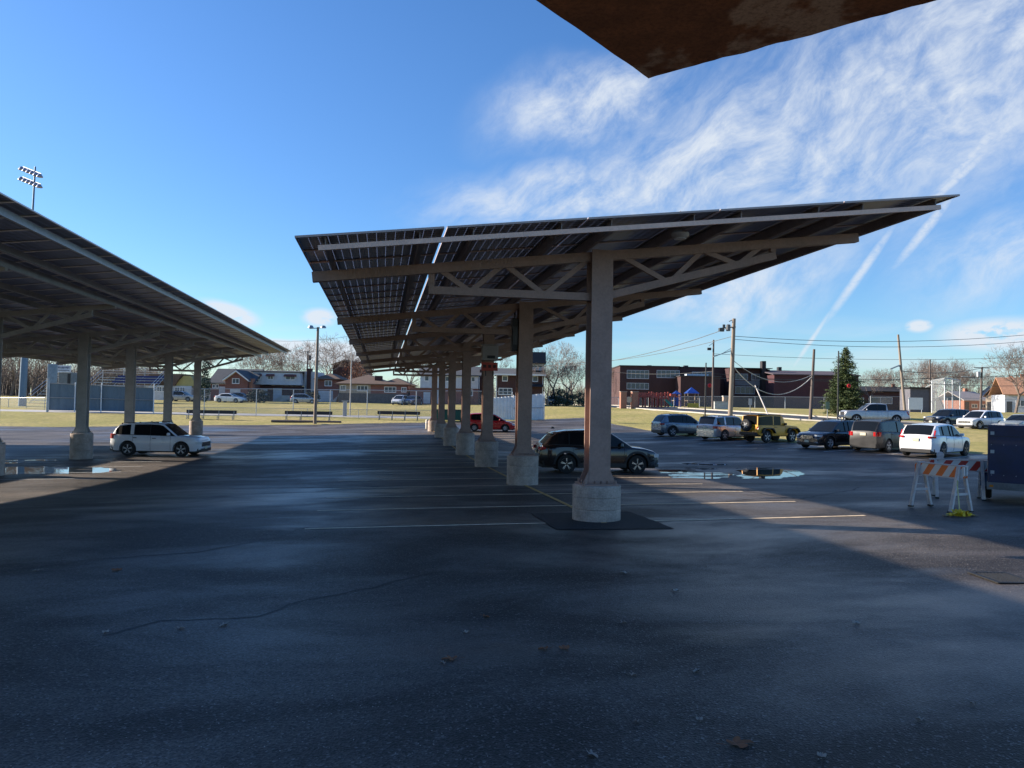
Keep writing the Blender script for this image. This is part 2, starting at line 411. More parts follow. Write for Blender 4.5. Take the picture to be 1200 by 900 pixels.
for y in ys:
    xr=XR(y)+.35
    for i in range(nxx+1):
        x=-95+(xr+95)*i/nxx
        yy=min(y,YF(x)+.35)
        mb.v.append((x,yy,G(x,yy)))
for j in range(len(ys)-1):
    for i in range(nxx): 
        q=(j*(nxx+1)+i,j*(nxx+1)+i+1,(j+1)*(nxx+1)+i+1,(j+1)*(nxx+1)+i)
        a=mb.v[q[0]]; b=mb.v[q[3]]
        if b[1]-a[1]<1e-4 and mb.v[q[2]][1]-mb.v[q[1]][1]<1e-4: continue
        mb.f.append(q); mb.m.append(0)
tag(mb.build('parking_lot',ASPH,smooth=180,recalc=False),'damp dark asphalt of the parking lot',kind='structure')
def band(P,hw,step=1.0,lift=.0,zf=None,n=4,offset=0.):
    """drape a strip along a polyline"""
    pts=[]
    for (x0,y0),(x1,y1) in zip(P,P[1:]):
        L=math.hypot(x1-x0,y1-y0); k=max(1,int(L/step))
        for i in range(k): pts.append(Vector((x0+(x1-x0)*i/k,y0+(y1-y0)*i/k)))
    pts.append(Vector(P[-1]))
    for _ in range(6 if len(P)>2 else 0): pts=[pts[0]]+[(pts[i-1]+pts[i]*2+pts[i+1])/4 for i in range(1,len(pts)-1)]+[pts[-1]]
    mb=MB(); 
    for i,p in enumerate(pts):
        d=(pts[min(i+1,len(pts)-1)]-pts[max(i-1,0)]).normalized(); nn=Vector((-d.y,d.x))
        for k in range(n+1):
            q=p+nn*(offset+hw*(2*k/n-1)); mb.v.append((q.x,q.y,G(q.x,q.y)+lift))
    for i in range(len(pts)-1):
        for k in range(n): a=i*(n+1)+k; mb.f.append((a,a+1,a+n+2,a+n+1)[::-1]); mb.m.append(0)
    return mb
tag(band(ROADC,ROADW+.3,1,.0,n=8).build('road',ASPR,smooth=180,recalc=False),'asphalt road climbing past the school',kind='structure')
PALEC=mat('pale_concrete',(.40,.39,.37),.85,0,.15,1.5)
tag(band(PATHC,PATHW+.25,1,.012,n=4).build('path',PALEC,smooth=180,recalc=False),'pale concrete path behind the benches',kind='structure')
for off,nm in ((ROADW+.15,'kerb'),(-ROADW-.15,'kerb')):
    q=band(ROADC,.10,1,.13,n=1,offset=off); n0=len(q.v)
    q.v+=[(x,y,z-.3) for x,y,z in q.v]
    for i in range(0,n0-2,2):
        q.f.append((i,i+2,n0+i+2,n0+i)); q.f.append((i+1,n0+i+1,n0+i+3,i+3)); q.m+=[0,0]
    tag(q.build(nm,mat('kerb_concrete',(.46,.43,.37),.85,0,.15,1.5)),'pale kerb along the road',kind='structure')
# markings
YEL=mat('faded_line_paint',(.75,.60,.42),.7,0,.35,6.); YEL2=mat('yellow_line_paint',(.50,.30,.08),.7,0,.35,6.); WPT=mat('white_line_paint',(.6,.6,.58),.7,0,.3,6.)
mk=MB()
def line(mb,p0,p1,wd,lift=.004):
    p0=Vector(p0);p1=Vector(p1);d=(p1-p0);L=d.length;d.normalize();n=Vector((-d.y,d.x))
    k=max(1,int(L/1.0))
    vs=[]
    for i in range(k+1):
        c=p0+d*(L*i/k)
        for s in (-1,1):
            q=c+n*(s*wd/2); vs.append((q.x,q.y,G(q.x,q.y)+lift))
    mb.add(vs,[(2*i,2*i+1,2*i+3,2*i+2)[::-1] for i in range(k)])
for i in range(19):
    y=14.15+2.677*i
    line(mk,(-1.35,y),(10.05,y),.10,.006)
tag(mk.build('stall_lines',YEL,recalc=False),'faded tan parking stall lines under the centre canopy',kind='structure')
mk=MB(); line(mk,(4.32,14.0),(4.32,63),.11,.010)
tag(mk.build('centre_line',YEL2,recalc=False),'yellow painted line along the column row',kind='structure')
mk=MB()
for i in range(4):
    y=28+2.677*i; line(mk,(-19.6,y),(-9.8,y),.09,.006)
RH=Vector((.906,.423)); RW=Vector((-.42,.906)).normalized()
for i in range(-3,8):
    c=Vector((28.6,34.6))+RW*(2.95*i-1.45); line(mk,c-RH*3.0,c+RH*2.2,.1,.006)
tag(mk.build('white_stall_lines',WPT,recalc=False),'white parking stall lines by the outer rows',kind='structure')
# asphalt patch round the first column
DARKP=mat('fresh_asphalt',(.014,.014,.016),.8,0,.3,20,bump=.5)
mk=MB(); c=[gp(622,602),gp(738,600),gp(790,620),gp(652,621)]
g=6
for i in range(g+1):
    for j in range(g+1):
        u,v=i/g,j/g; q=(c[0]*(1-u)+c[1]*u)*(1-v)+(c[3]*(1-u)+c[2]*u)*v
        q+=Vector((noise.noise(Vector((u*5,v*5,1)))*.05,noise.noise(Vector((u*5,v*5,4)))*.05,0))
        mk.v.append((q.x,q.y,G(q.x,q.y)+.009))
for i in range(g):
    for j in range(g): a=i*(g+1)+j; mk.f.append((a,a+1,a+g+2,a+g+1)); mk.m.append(0)
tag(mk.build('asphalt_patch',DARKP),'fresh black asphalt patch round the first plinth',kind='structure')
# crack / seam lines, wandering dark ribbons
SEAM=mat('tar_seam',(.016,.016,.018),.7,0,.3,4)
def seam(pts,wd,name='pavement_seam'):
    P=[gp(*p) for p in pts]; mb=MB(); Q=[]
    for a,b in zip(P,P[1:]):
        k=max(2,int((b-a).length/.10))
        for i in range(k): Q.append(a.lerp(b,i/k))
    Q.append(P[-1])
    for i,q in enumerate(Q):
        n1=noise.noise(Vector((q.x*.7,q.y*.7,0)))*.22+noise.noise(Vector((q.x*3,q.y*3,5)))*.08+noise.noise(Vector((q.x*11,q.y*11,5)))*.03
        d=(Q[min(i+1,len(Q)-1)]-Q[max(0,i-1)]).normalized(); nn=Vector((-d.y,d.x,0)); w2=wd*(.45+.9*abs(noise.noise(Vector((q.x*1.3,q.y*1.3,9)))))
        for s in (-1,1):
            r=q+nn*(n1+s*w2/2); mb.v.append((r.x,r.y,G(r.x,r.y)+.003))
    for i in range(len(Q)-1): mb.f.append((2*i,2*i+1,2*i+3,2*i+2)); mb.m.append(0)
    return mb
sm=MB()
for pts,wd in (
    ([(0,577),(150,574),(300,572),(420,571),(560,566)],.10),([(240,540),(330,533),(430,526),(520,521)],.10),([(130,553),(300,560),(420,551),(560,543)],.10),
    ([(760,566),(850,573),(935,585),(1010,571)],.05),([(840,588),(930,583)],.03),([(60,560),(130,563),(200,560)],.07),([(960,505),(880,528),(800,545)],.06),([(1000,566),(1060,560),(1100,556)],.06),([(330,515),(520,512)],.10)):
    q=seam(pts,wd*1.7); sm.add(q.v,q.f)
tag(sm.build('pavement_seams',SEAM,recalc=False),'dark wandering cracks and seams in the asphalt',kind='structure')
sm=MB()
for pts,wd in (([(0,668),(120,655),(230,648),(330,628),(360,618)],.14),([(120,745),(190,730),(300,722),(400,693),(520,670)],.12)):
    q=seam(pts,wd*.45); sm.add(q.v,q.f)
tag(sm.build('sealed_cracks',mat('sealed_crack',(.030,.025,.021),.6,0,.4,6),recalc=False),'faint wide dark joints across the near asphalt',kind='structure')
# puddles
m,t2,bs=newmat('puddle_water'); bs.inputs['Base Color'].default_value=(.012,.013,.015,1); bs.inputs['Roughness'].default_value=.015; bs.inputs['IOR'].default_value=1.333; bs.inputs['Specular IOR Level'].default_value=.7
tc=t2.n('ShaderNodeTexCoord').outputs['Object']; bp=t2.n('ShaderNodeBump'); bp.inputs['Strength'].default_value=.03; bp.inputs['Distance'].default_value=.003; t2.put(bp.inputs['Height'],t2.noise(tc,3,2)); t2.put(bs.inputs['Normal'],bp.outputs[0])
WATER=m
def inside(P,x,y):
    c=False; n=len(P)
    for i in range(n):
        a,b=P[i],P[i-1]
        if (a.y>y)!=(b.y>y) and x<(b.x-a.x)*(y-a.y)/(b.y-a.y)+a.x: c=not c
    return c
def puddle(outline,label,seed=0,thr=-.25,st=.07,fs=.5,mtl=None,nm='puddle'):
    """sheet of still water cut to a ragged outline"""
    P=[gp(*p) for p in outline]; cx=sum(p.x for p in P)/len(P); cy=sum(p.y for p in P)/len(P)
    x0,x1=min(p.x for p in P)-.3,max(p.x for p in P)+.3; y0,y1=min(p.y for p in P)-.3,max(p.y for p in P)+.3
    zz=CZ*0+sum(G(p.x,p.y) for p in P)/len(P)
    mb=MB(); idx={}
    def vi(i,j):
        if (i,j) not in idx:
            x=x0+i*st+noise.noise(Vector((i*.9,j*.9,seed)))*st*.6; y=y0+j*st+noise.noise(Vector((i*.9,j*.9,seed+9)))*st*.6
            idx[(i,j)]=len(mb.v); mb.v.append((x,y,G(x,y)+(.006 if not mtl else .004)))
        return idx[(i,j)]
    for i in range(int((x1-x0)/st)):
        for j in range(int((y1-y0)/st)):
            x,y=x0+(i+.5)*st,y0+(j+.5)*st
            wx,wy=x+noise.noise(Vector((x*1.2,y*1.2,seed)))*.30+noise.noise(Vector((x*4,y*4,seed)))*.08,y+noise.noise(Vector((x*1.2,y*1.2,seed+5)))*.30+noise.noise(Vector((x*4,y*4,seed+5)))*.08
            if not inside(P,wx,wy): continue
            if noise.noise(Vector((x*fs*.5,y*fs*2.0,seed+2)))+.35*noise.noise(Vector((x*fs*3,y*fs*6,seed+3)))<thr: continue
            mb.f.append((vi(i,j),vi(i+1,j),vi(i+1,j+1),vi(i,j+1))); mb.m.append(0)
    o=mb.build(nm,mtl or WATER,recalc=False); me=o.data
    me.polygons.foreach_set('use_smooth',[True]*len(me.polygons)); me.normals_split_custom_set([(0,0,1)]*len(me.loops))
    tag(o,label,kind='structure')
puddle([(864,549),(900,548),(935,551),(944,557),(915,561),(868,561)],'puddle mirroring the yellow off-roader',1,-.42)
m=WATER.copy(); m.name='damp_film'; m.node_tree.nodes['Principled BSDF'].inputs['Roughness'].default_value=.30; m.node_tree.nodes['Principled BSDF'].inputs['Base Color'].default_value=(.03,.03,.03,1); FILM=m
puddle([(766,551),(806,548),(856,549),(864,556),(848,561),(790,560)],'long broken puddle in front of the dark SUV',2,.10,fs=.8)
puddle([(800,543),(840,542.5),(856,546),(820,547)],'small puddle beyond the long one',5,-.1,fs=.8)
puddle([(-20,548),(60,546),(120,547),(142,551),(120,554),(20,556),(-20,556)],'wide shallow puddle under the left canopy',3,-.2)
puddle([(-10,540),(40,538.5),(80,539),(60,542.5),(10,544)],'thin puddle beyond the wide one',4,-.1)

# ---------------------------------------------------------------- solar canopies
m,t2,bs=newmat('solar_cells_underside')
tc=t2.n('ShaderNodeTexCoord').outputs['Object']; sp2=t2.n('ShaderNodeSeparateXYZ'); t2.put(sp2.inputs[0],tc)
def gl(ax,pitch,wd):
    f=t2.m('FRACT',t2.m('DIVIDE',t2.m('ADD',ax,50.),pitch)); return t2.m('LESS_THAN',f,wd)
lin=t2.m('MAXIMUM',gl(sp2.outputs[0],.159,.07),gl(sp2.outputs[1],.159,.07))
bs.inputs['Base Color'].default_value=(.004,.005,.010,1); bs.inputs['Roughness'].default_value=.3; bs.inputs['Specular IOR Level'].default_value=.25
tl=t2.n('ShaderNodeBsdfTranslucent'); tl.inputs[0].default_value=(.28,.3,.36,1)
tr=t2.n('ShaderNodeBsdfTransparent'); tr.inputs[0].default_value=(.75,.8,.9,1)
ms=t2.n('ShaderNodeMixShader'); ms.inputs[0].default_value=.28; t2.put(ms.inputs[1],tl.outputs[0]); t2.put(ms.inputs[2],tr.outputs[0])
m2=t2.n('ShaderNodeMixShader'); t2.put(m2.inputs[0],t2.m('MULTIPLY',lin,.85)); t2.put(m2.inputs[1],bs.outputs[0]); t2.put(m2.inputs[2],ms.outputs[0])
out=m.node_tree.nodes['Material Output']; m.node_tree.links.new(m2.outputs[0],out.inputs[0]); CELLS=m
FRAME=mat('panel_frame_aluminium',(.42,.33,.29),.45,.3,.1)
FRAME_HAZE=mat('panel_frame_hazed',(.55,.53,.50),.4,.4,.1)  # left canopy frames, made paler to paint in the flare haze
DARKST=mat('purlin_steel',(.26,.21,.19),.55,.3,.2,2.5)
def column_parts(root,x,y,zp,ztop,zg,STEEL=STEEL):
    # plinth with form lines
    pr=[(.475,zg-.3)]
    H=zp-zg; r=.4875
    pr+=[(r,zg-.3)]
    for k in (1,2):
        z=zg+H*k/3; pr+=[(r,z-.012),(r-.014,z),(r,z+.012)]
    pr+=[(r,zp-.025),(r-.025,zp)]
    MB().lathe(pr,28,c=(x,y,0)).build('concrete_plinth',CONC(),root,smooth=30)
    mb=MB(); w=.44; d=.40; tf=.03
    mb.b2(x-w/2,x+w/2,y-d/2,y-d/2+tf,zp+.03,ztop); mb.b2(x-w/2,x+w/2,y+d/2-tf,y+d/2,zp+.03,ztop); mb.b2(x-.012,x+.012,y-d/2+tf+.002,y+d/2-tf-.002,zp+.03,ztop)
    mb.build('column',STEEL(),root)
    mb=MB(); mb.b2(x-.37,x+.37,y-.34,y+.34,zp+.002,zp+.032)
    for s in (-1,1):                                   # gusset plates beside the flanges
        mb.prism([(x+s*.222,zp+.034),(x+s*.34,zp+.034),(x+s*.222,zp+.30)],y-.19,y-.17)
        mb.prism([(x+s*.222,zp+.034),(x+s*.34,zp+.034),(x+s*.222,zp+.30)],y+.17,y+.19)
        for k in (-1,0,1):
            mb.tube((x+s*.31,y+k*.27,zp+.033),(x+s*.31,y+k*.27,zp+.10),.02,n=6)
            mb.tube((x+k*.13,y-.29,zp+.033),(x+k*.13,y-.29,zp+.09),.018,n=6)
    mb.build('base_plate',STEEL(),root)
def canopy(label,group,xcol,cols,xl,xr,h0,slope,y0,y1,ncol,plz,cext,truss=True,nind=100,yfrom=None,eave=None,tie=True,ST=None):
    STEEL=ST or globals()['STEEL']
    root=thing('solar_canopy',label,'solar canopy',(0,0,0),0,group)
    pz=lambda x:CZ+h0+slope*x               # panel underside
    cz=lambda x:pz(x)-.30                  # top chord centre
    for yc in cols:
        zg=G(xcol,yc); column_parts(root,xcol,yc,plz,cz(xcol)+.10,zg,STEEL)
        if not truss: continue
        xa,xb=cext
        MB().bar((xa,yc,cz(xa)),(xb,yc,cz(xb)),.16,.19).build('top_chord',STEEL(),root)
        zb=cz(xcol)-.84
        xL=xcol-3.47; xR=min(xcol+3.85,xb-.3) if xb>xcol+4.2 else xcol+3.3
        zR=cz(xR)-.25
        MB().bar((xL,yc,zb),(xcol-.012,yc,zb),.14,.15).build('bottom_chord',STEEL(),root)
        MB().bar((xcol+.012,yc,zb),(xR,yc,zR),.14,.15).build('bottom_chord',STEEL(),root)
        MB().bar((xL+.05,yc,zb+.08),(xL+.05,yc,cz(xL)-.095),.12,.10).build('end_post',STEEL(),root)
        MB().bar((xR-.05,yc,zR+.07),(xR-.05,yc,cz(xR)-.095),.12,.10).build('end_post',STEEL(),root)
        lz=lambda x: zb if x<xcol else zb+(zR-zb)*(x-xcol-.23)/(xR-xcol-.23)
        kR=(xR-xcol)/3.85
        for tx,bx in ((-3.22,-2.72),(-2.05,-2.6),(-1.92,-1.22),(-.27,-1.1),(.52*kR,1.42*kR),(2.18*kR,1.55*kR),(2.28*kR,2.94*kR),(3.5*kR,3.08*kR)):
            X0=xcol+tx; X1=xcol+bx
            MB().bar((X0,yc,cz(X0)-.06),(X1,yc,lz(X1)+.05),.08,.10).build('web_member',STEEL(),root)
    cw=(xr-xl)/ncol
    P=[]
    for c in range(ncol):
        for f in (.19,.82): P.append(xl+cw*(c+f))
    for x in P:
        z=pz(x)
        mb=MB(); 
        mb.b2(x-.008,x+.008,y0+.12,y1-.12,z-.20,z-.003); mb.b2(x-.07,x-.010,y0+.12,y1-.12,z-.012,z-.004); mb.b2(x+.010,x+.07,y0+.12,y1-.12,z-.20,z-.192)
        mb.build('purlin',DARKST if ST is None else GALV(),root)  # left canopy purlins take the brighter metal to imitate flare haze
    if eave:
        mb=MB(); z=pz(eave); mb.b2(eave-.05,eave+.05,y0+.1,y1-.1,z-.30,z-.06); mb.build('eave_girder',GALV(),root)
    if tie:
        mb=MB(); a=xl+.35;b=xr-.35
        for yy in (y0+.12,): mb.bar((a,yy,pz(a)-.17),(b,yy,pz(b)-.17),.05,.085)
        mb.build('end_tie',mat('pale_brown_steel',(.75,.50,.38),.5,.1,.15),root)
    nr=int(round((y1-y0)/1.147)); ph=(y1-y0)/nr
    def pnl(sx,sy):
        q=MB(); q.box((0,0,.02),(sx-.07,sy-.07,.008),0)
        for s in (-1,1):
            q.box((0,s*(sy/2-.0175),.0175),(sx,.035,.035),1); q.box((s*(sx/2-.0175),0,.0176),(.035,sy-.072,.034),1)
        return q
    gapx=.026 if ST is None else .014; proto=None; th=math.atan(slope); nn=0; rest=MB(); cs,sn=math.cos(th),math.sin(th)
    order=[]
    for r in range(nr):
        for c in range(ncol): 
            x=xl+cw*(c+.5); y=y0+ph*(r+.5); order.append((0 if (yfrom is None or y>yfrom) else 1,y,x-(.025 if (c==0 and ST is None) else 0)))
    order.sort()
    for k,(fl,y,x) in enumerate(order):
        g=.06 if False else gapx
        if nn<nind and fl==0:
            if proto is None:
                proto=pnl((cw-g)/cs,ph-.02).build('solar_panel',[CELLS,FRAME if ST is None else FRAME_HAZE],root); o=proto
            else: o=proto.copy(); COL.objects.link(o); o.parent=root
            o.location=(x,y,pz(x)); o.rotation_euler=(0,-th,0); nn+=1
        else:
            q=pnl((cw-g)/cs,ph-.02)
            rest.add([(x+a*cs-b3*sn,y+b,pz(x)+a*sn+b3*cs) for a,b,b3 in q.v],[],0)
            o0=len(rest.v)-len(q.v)
            for f,mi in zip(q.f,q.m): rest.f.append(tuple(o0+i for i in f)); rest.m.append(mi)
    if rest.v: tag(rest.build('solar_panels',[CELLS,FRAME],root,recalc=False),kind='stuff')
    return root
ycols=[14.56+8.03*i for i in range(7)]
main=canopy('centre solar canopy on seven brown steel columns, dark panels tilted up to the right',None,4.32,ycols,-1.44,10.8,2.79,.1213,12.4,65.2,5,CZ-1.62,(-1.36,10.1))
def lY(Z): 
    return (Z-(-14.0)*math.sin(YAW))/math.cos(YAW)
lc=[lY(z) for z in (27,35.3,41.9,49.3,57)]
left=canopy('left solar canopy seen from below with a long galvanized eave girder',None,-14.0,[lc[0]-8.2]+lc,-21.2,-7.5,3.95+.121*7.5,.121,7.5,64,6,CZ-1.80,(-20.8,-9.9),yfrom=13.0,eave=-9.95,tie=False,ST=STEEL_HAZE)
far=canopy('far left solar canopy standing beyond the frame',None,-34,[4,12,20,28,36,44,51],-41.2,-28.5,3.95+.121*28,.121,-5,55,6,CZ-1.9,(-40.8,-29.3),truss=False,nind=0,tie=False) if True else None
# inverter cabinet and red board on the third column, black box on the second
x,y=4.32,ycols[2]; z=CZ
f=thing('inverter_cabinet','grey electrical cabinet fixed high on the third column','electrical box',(x,y-.42,z+1.72))
mb=MB(); mb.b2(-.33,.33,-.14,.14,0,.62); mb.b2(-.36,.36,-.17,.13,.62,.66); mb.build('housing',mat('cabinet_grey',(.30,.27,.25),.5,.1,.1),f,bevel=.01)
mb=MB(); mb.b2(-.12,.20,-.16,-.142,.08,.2); mb.build('display',BLACKP(),f)
f=thing('warning_sign','red warning board with three dark marks below the cabinet','sign',(x,y-.42,z+1.30))
mb=MB(); mb.b2(-.34,.34,-.02,.02,0,.34); mb.build('board',mat('sign_red',(.50,.06,.035),.5,0,.1),f)
for k in (-.2,0,.2): MB().b2(k-.06,k+.06,-.028,-.0215,.12,.24).build('mark',mat('sign_ink',(.05,.015,.012),.6),f)
for k in (-.15,.15): MB().tube((k,.03,-.22),(k,.03,0),.02,n=6).build('conduit',BLACKP(),f)
y=ycols[1]
f=thing('junction_box','tall black box on the side of the second column','electrical box',(4.32-.33,y,CZ+1.6))
MB().b2(-.09,.09,-.14,.14,0,1.0).build('box_body',BLACKP(),f,bevel=.01); MB().b2(-.07,.07,-.17,-.142,.2,.75).build('cover',mat('dark_cover',(.03,.03,.035),.4),f)
MB().tube((0,0,1.0),(0,0,1.30),.025,n=6).build('conduit',BLACKP(),f)
# hanging lamp
lp=pt(797,274,14.0)
f=thing('canopy_light','round grey lamp hanging on a short stem under the canopy edge','lamp',(lp.x,lp.y,lp.z-.07))
MB().lathe([(.0,-.02),(.12,-.015),(.165,.03),(.17,.07),(.13,.12),(.05,.14)],20).build('housing',mat('lamp_grey',(.34,.31,.29),.45,.2,.1),f,smooth=True)
MB().tube((0,0,.13),(0,0,.5),.012,n=6).build('stem',STEEL(),f); MB().lathe([(0,-.035),(.11,-.03),(.115,-.018),(0,-.017)],16).build('lens',mat('lamp_lens',(.5,.5,.48),.3),f)
# ---------------------------------------------------------------- entrance roof over the camera
hs_=1.4
def cs(X,Z): return Rv*X+Fv*Z
C0=pt(760,92,1); 
def onp(px,py): d=ray(px,py); return CAMP+d*(hs_/d.z)
C=onp(760,92); A=onp(628,0); B=onp(1097,0)
da=(A-C); da.z=0; da.normalize(); db=(B-C); db.z=0; db.normalize()
bd=thing('entrance_building','brick entrance with a rust stained flat roof slab overhead','building',(0,0,0))
m,t2,bs=newmat('stained_soffit'); tc=t2.n('ShaderNodeTexCoord').outputs['Object']
a=t2.noise(tc,.9,5,.6,.4); b=t2.noise(tc,9,5,.7); c=t2.noise(tc,60,3,.7)
cc=t2.mix(t2.ramp(b,.3,.7),(.14,.058,.024),(.24,.098,.04)); cc=t2.mix(t2.ramp(a,.56,.60),cc,(.40,.28,.19)); cc=t2.mix(t2.ramp(c,.4,.7,0,.5),cc,(.04,.018,.01))
t2.put(bs.inputs['Base Color'],cc); bs.inputs['Roughness'].default_value=.9
bp=t2.n('ShaderNodeBump'); bp.inputs['Strength'].default_value=.6; bp.inputs['Distance'].default_value=.01; t2.put(bp.inputs['Height'],b); t2.put(bs.inputs['Normal'],bp.outputs[0])
mb=MB(); LA,LB=5.5,5.0; NA=120
# ragged lower edge: subdivided outline
out=[]
for i in range(NA): q=C+da*(LA*(1-i/NA)); out.append(q+Vector((noise.noise(q*7),noise.noise(q*7+Vector((5,0,0))),0))*.006)
for i in range(NA+1): q=C+db*(LB*i/NA); rr=.012 if i>0 else 0; out.append(q+Vector((noise.noise(q*9),noise.noise(q*9+Vector((5,0,0))),0))*rr+Vector((noise.noise(q*30),noise.noise(q*30+Vector((5,0,0))),0))*rr*.5)
far_c=C+da*LA+db*LB; out.append(far_c)
n=len(out); vs=[tuple(q) for q in out]+[(q.x,q.y,q.z+.28) for q in out]
mb.add(vs,[tuple(range(n)),tuple(range(2*n-1,n-1,-1))]+[(i,(i+1)%n,n+(i+1)%n,n+i) for i in range(n)])
mb.build('roof_slab',m,bd)
bounce_porch=MB(); pc=(C+da*LA*.5+db*LB*.5); ang=math.atan2(db.y,db.x); zt0=.82
bounce_porch.box((pc.x+da.x*.95,pc.y+da.y*.95,zt0/2-.1),(LB+1,LA-1.9,zt0+.2),0,rot=Matrix.Rotation(ang,3,'Z')); bounce_porch.build('bounce_porch_floor',mat('bounce_porch_concrete',(.46,.42,.37),.85,0,.15,2),bd)  # unseen pale porch floor, added to bounce sunlight up onto the soffit
wb=C+da*LA; wall=MB(); e0=wb-db*.5; e1=wb+db*(LB+.5)
dirr=(e1-e0); L=dirr.length; ang=math.atan2(dirr.y,dirr.x)
R=Matrix.Rotation(ang,3,'Z'); cen=(e0+e1)/2
wall.box((cen.x+da.x*.16,cen.y+da.y*.16,2.35),(L,.3,5.0),0,rot=R)
wall.build('wall',brickmat('entrance_brick',(.25,.10,.07),(.20,.08,.06),(.3,.27,.24)),bd)
# ---------------------------------------------------------------- vehicles
def interp(P,x):
    if x<=P[0][0]: return P[0][1]
    for (a,b),(c,d) in zip(P,P[1:]):
        if x<=c: return b+(d-b)*(x-a)/(c-a) if c>a else d
    return P[-1][1]
def wheel(root,x,y,r,wd,side,spokes=5,rimmat=None):
    mb=MB(); s=side
    mb.lathe([(r*.60,-wd/2),(r*.93,-wd/2),(r,-wd*.36),(r,wd*.36),(r*.93,wd/2),(r*.66,wd/2),(r*.64,wd*.25)],28,axis='Y',c=(x,y,r))
    ty=mb.build('wheel',TYRE(),root,smooth=35)
    mb=MB(); yo=y+s*wd/2
    mb.lathe([(r*.67,yo-s*.005),(r*.66,yo+s*.004),(r*.60,yo-s*.02),(r*.58,yo-s*.09)],28,axis='Y',c=(x,0,r),mi=0,caps=False)
    for k in range(spokes):
        a=2*PI*k/spokes+.3
        for da in (-.11,.11):
            mb.bar((x+math.cos(a+da*.4)*r*.10,yo-s*.02,r+math.sin(a+da*.4)*r*.10),(x+math.cos(a+da)*r*.62,yo-s*.012,r+math.sin(a+da)*r*.62),r*.15,.03)
    mb.lathe([(0,yo-s*.004),(r*.13,yo-s*.006),(r*.15,yo-s*.03)],14,axis='Y',c=(x,0,r))
    o=mb.build('rim',rimmat or RIM(),ty,smooth=30)
    mb=MB(); mb.lathe([(0,yo-s*.10),(r*.6,yo-s*.098)],20,axis='Y',c=(x,0,r)); mb.build('brake_disc',BLACKP(),ty)
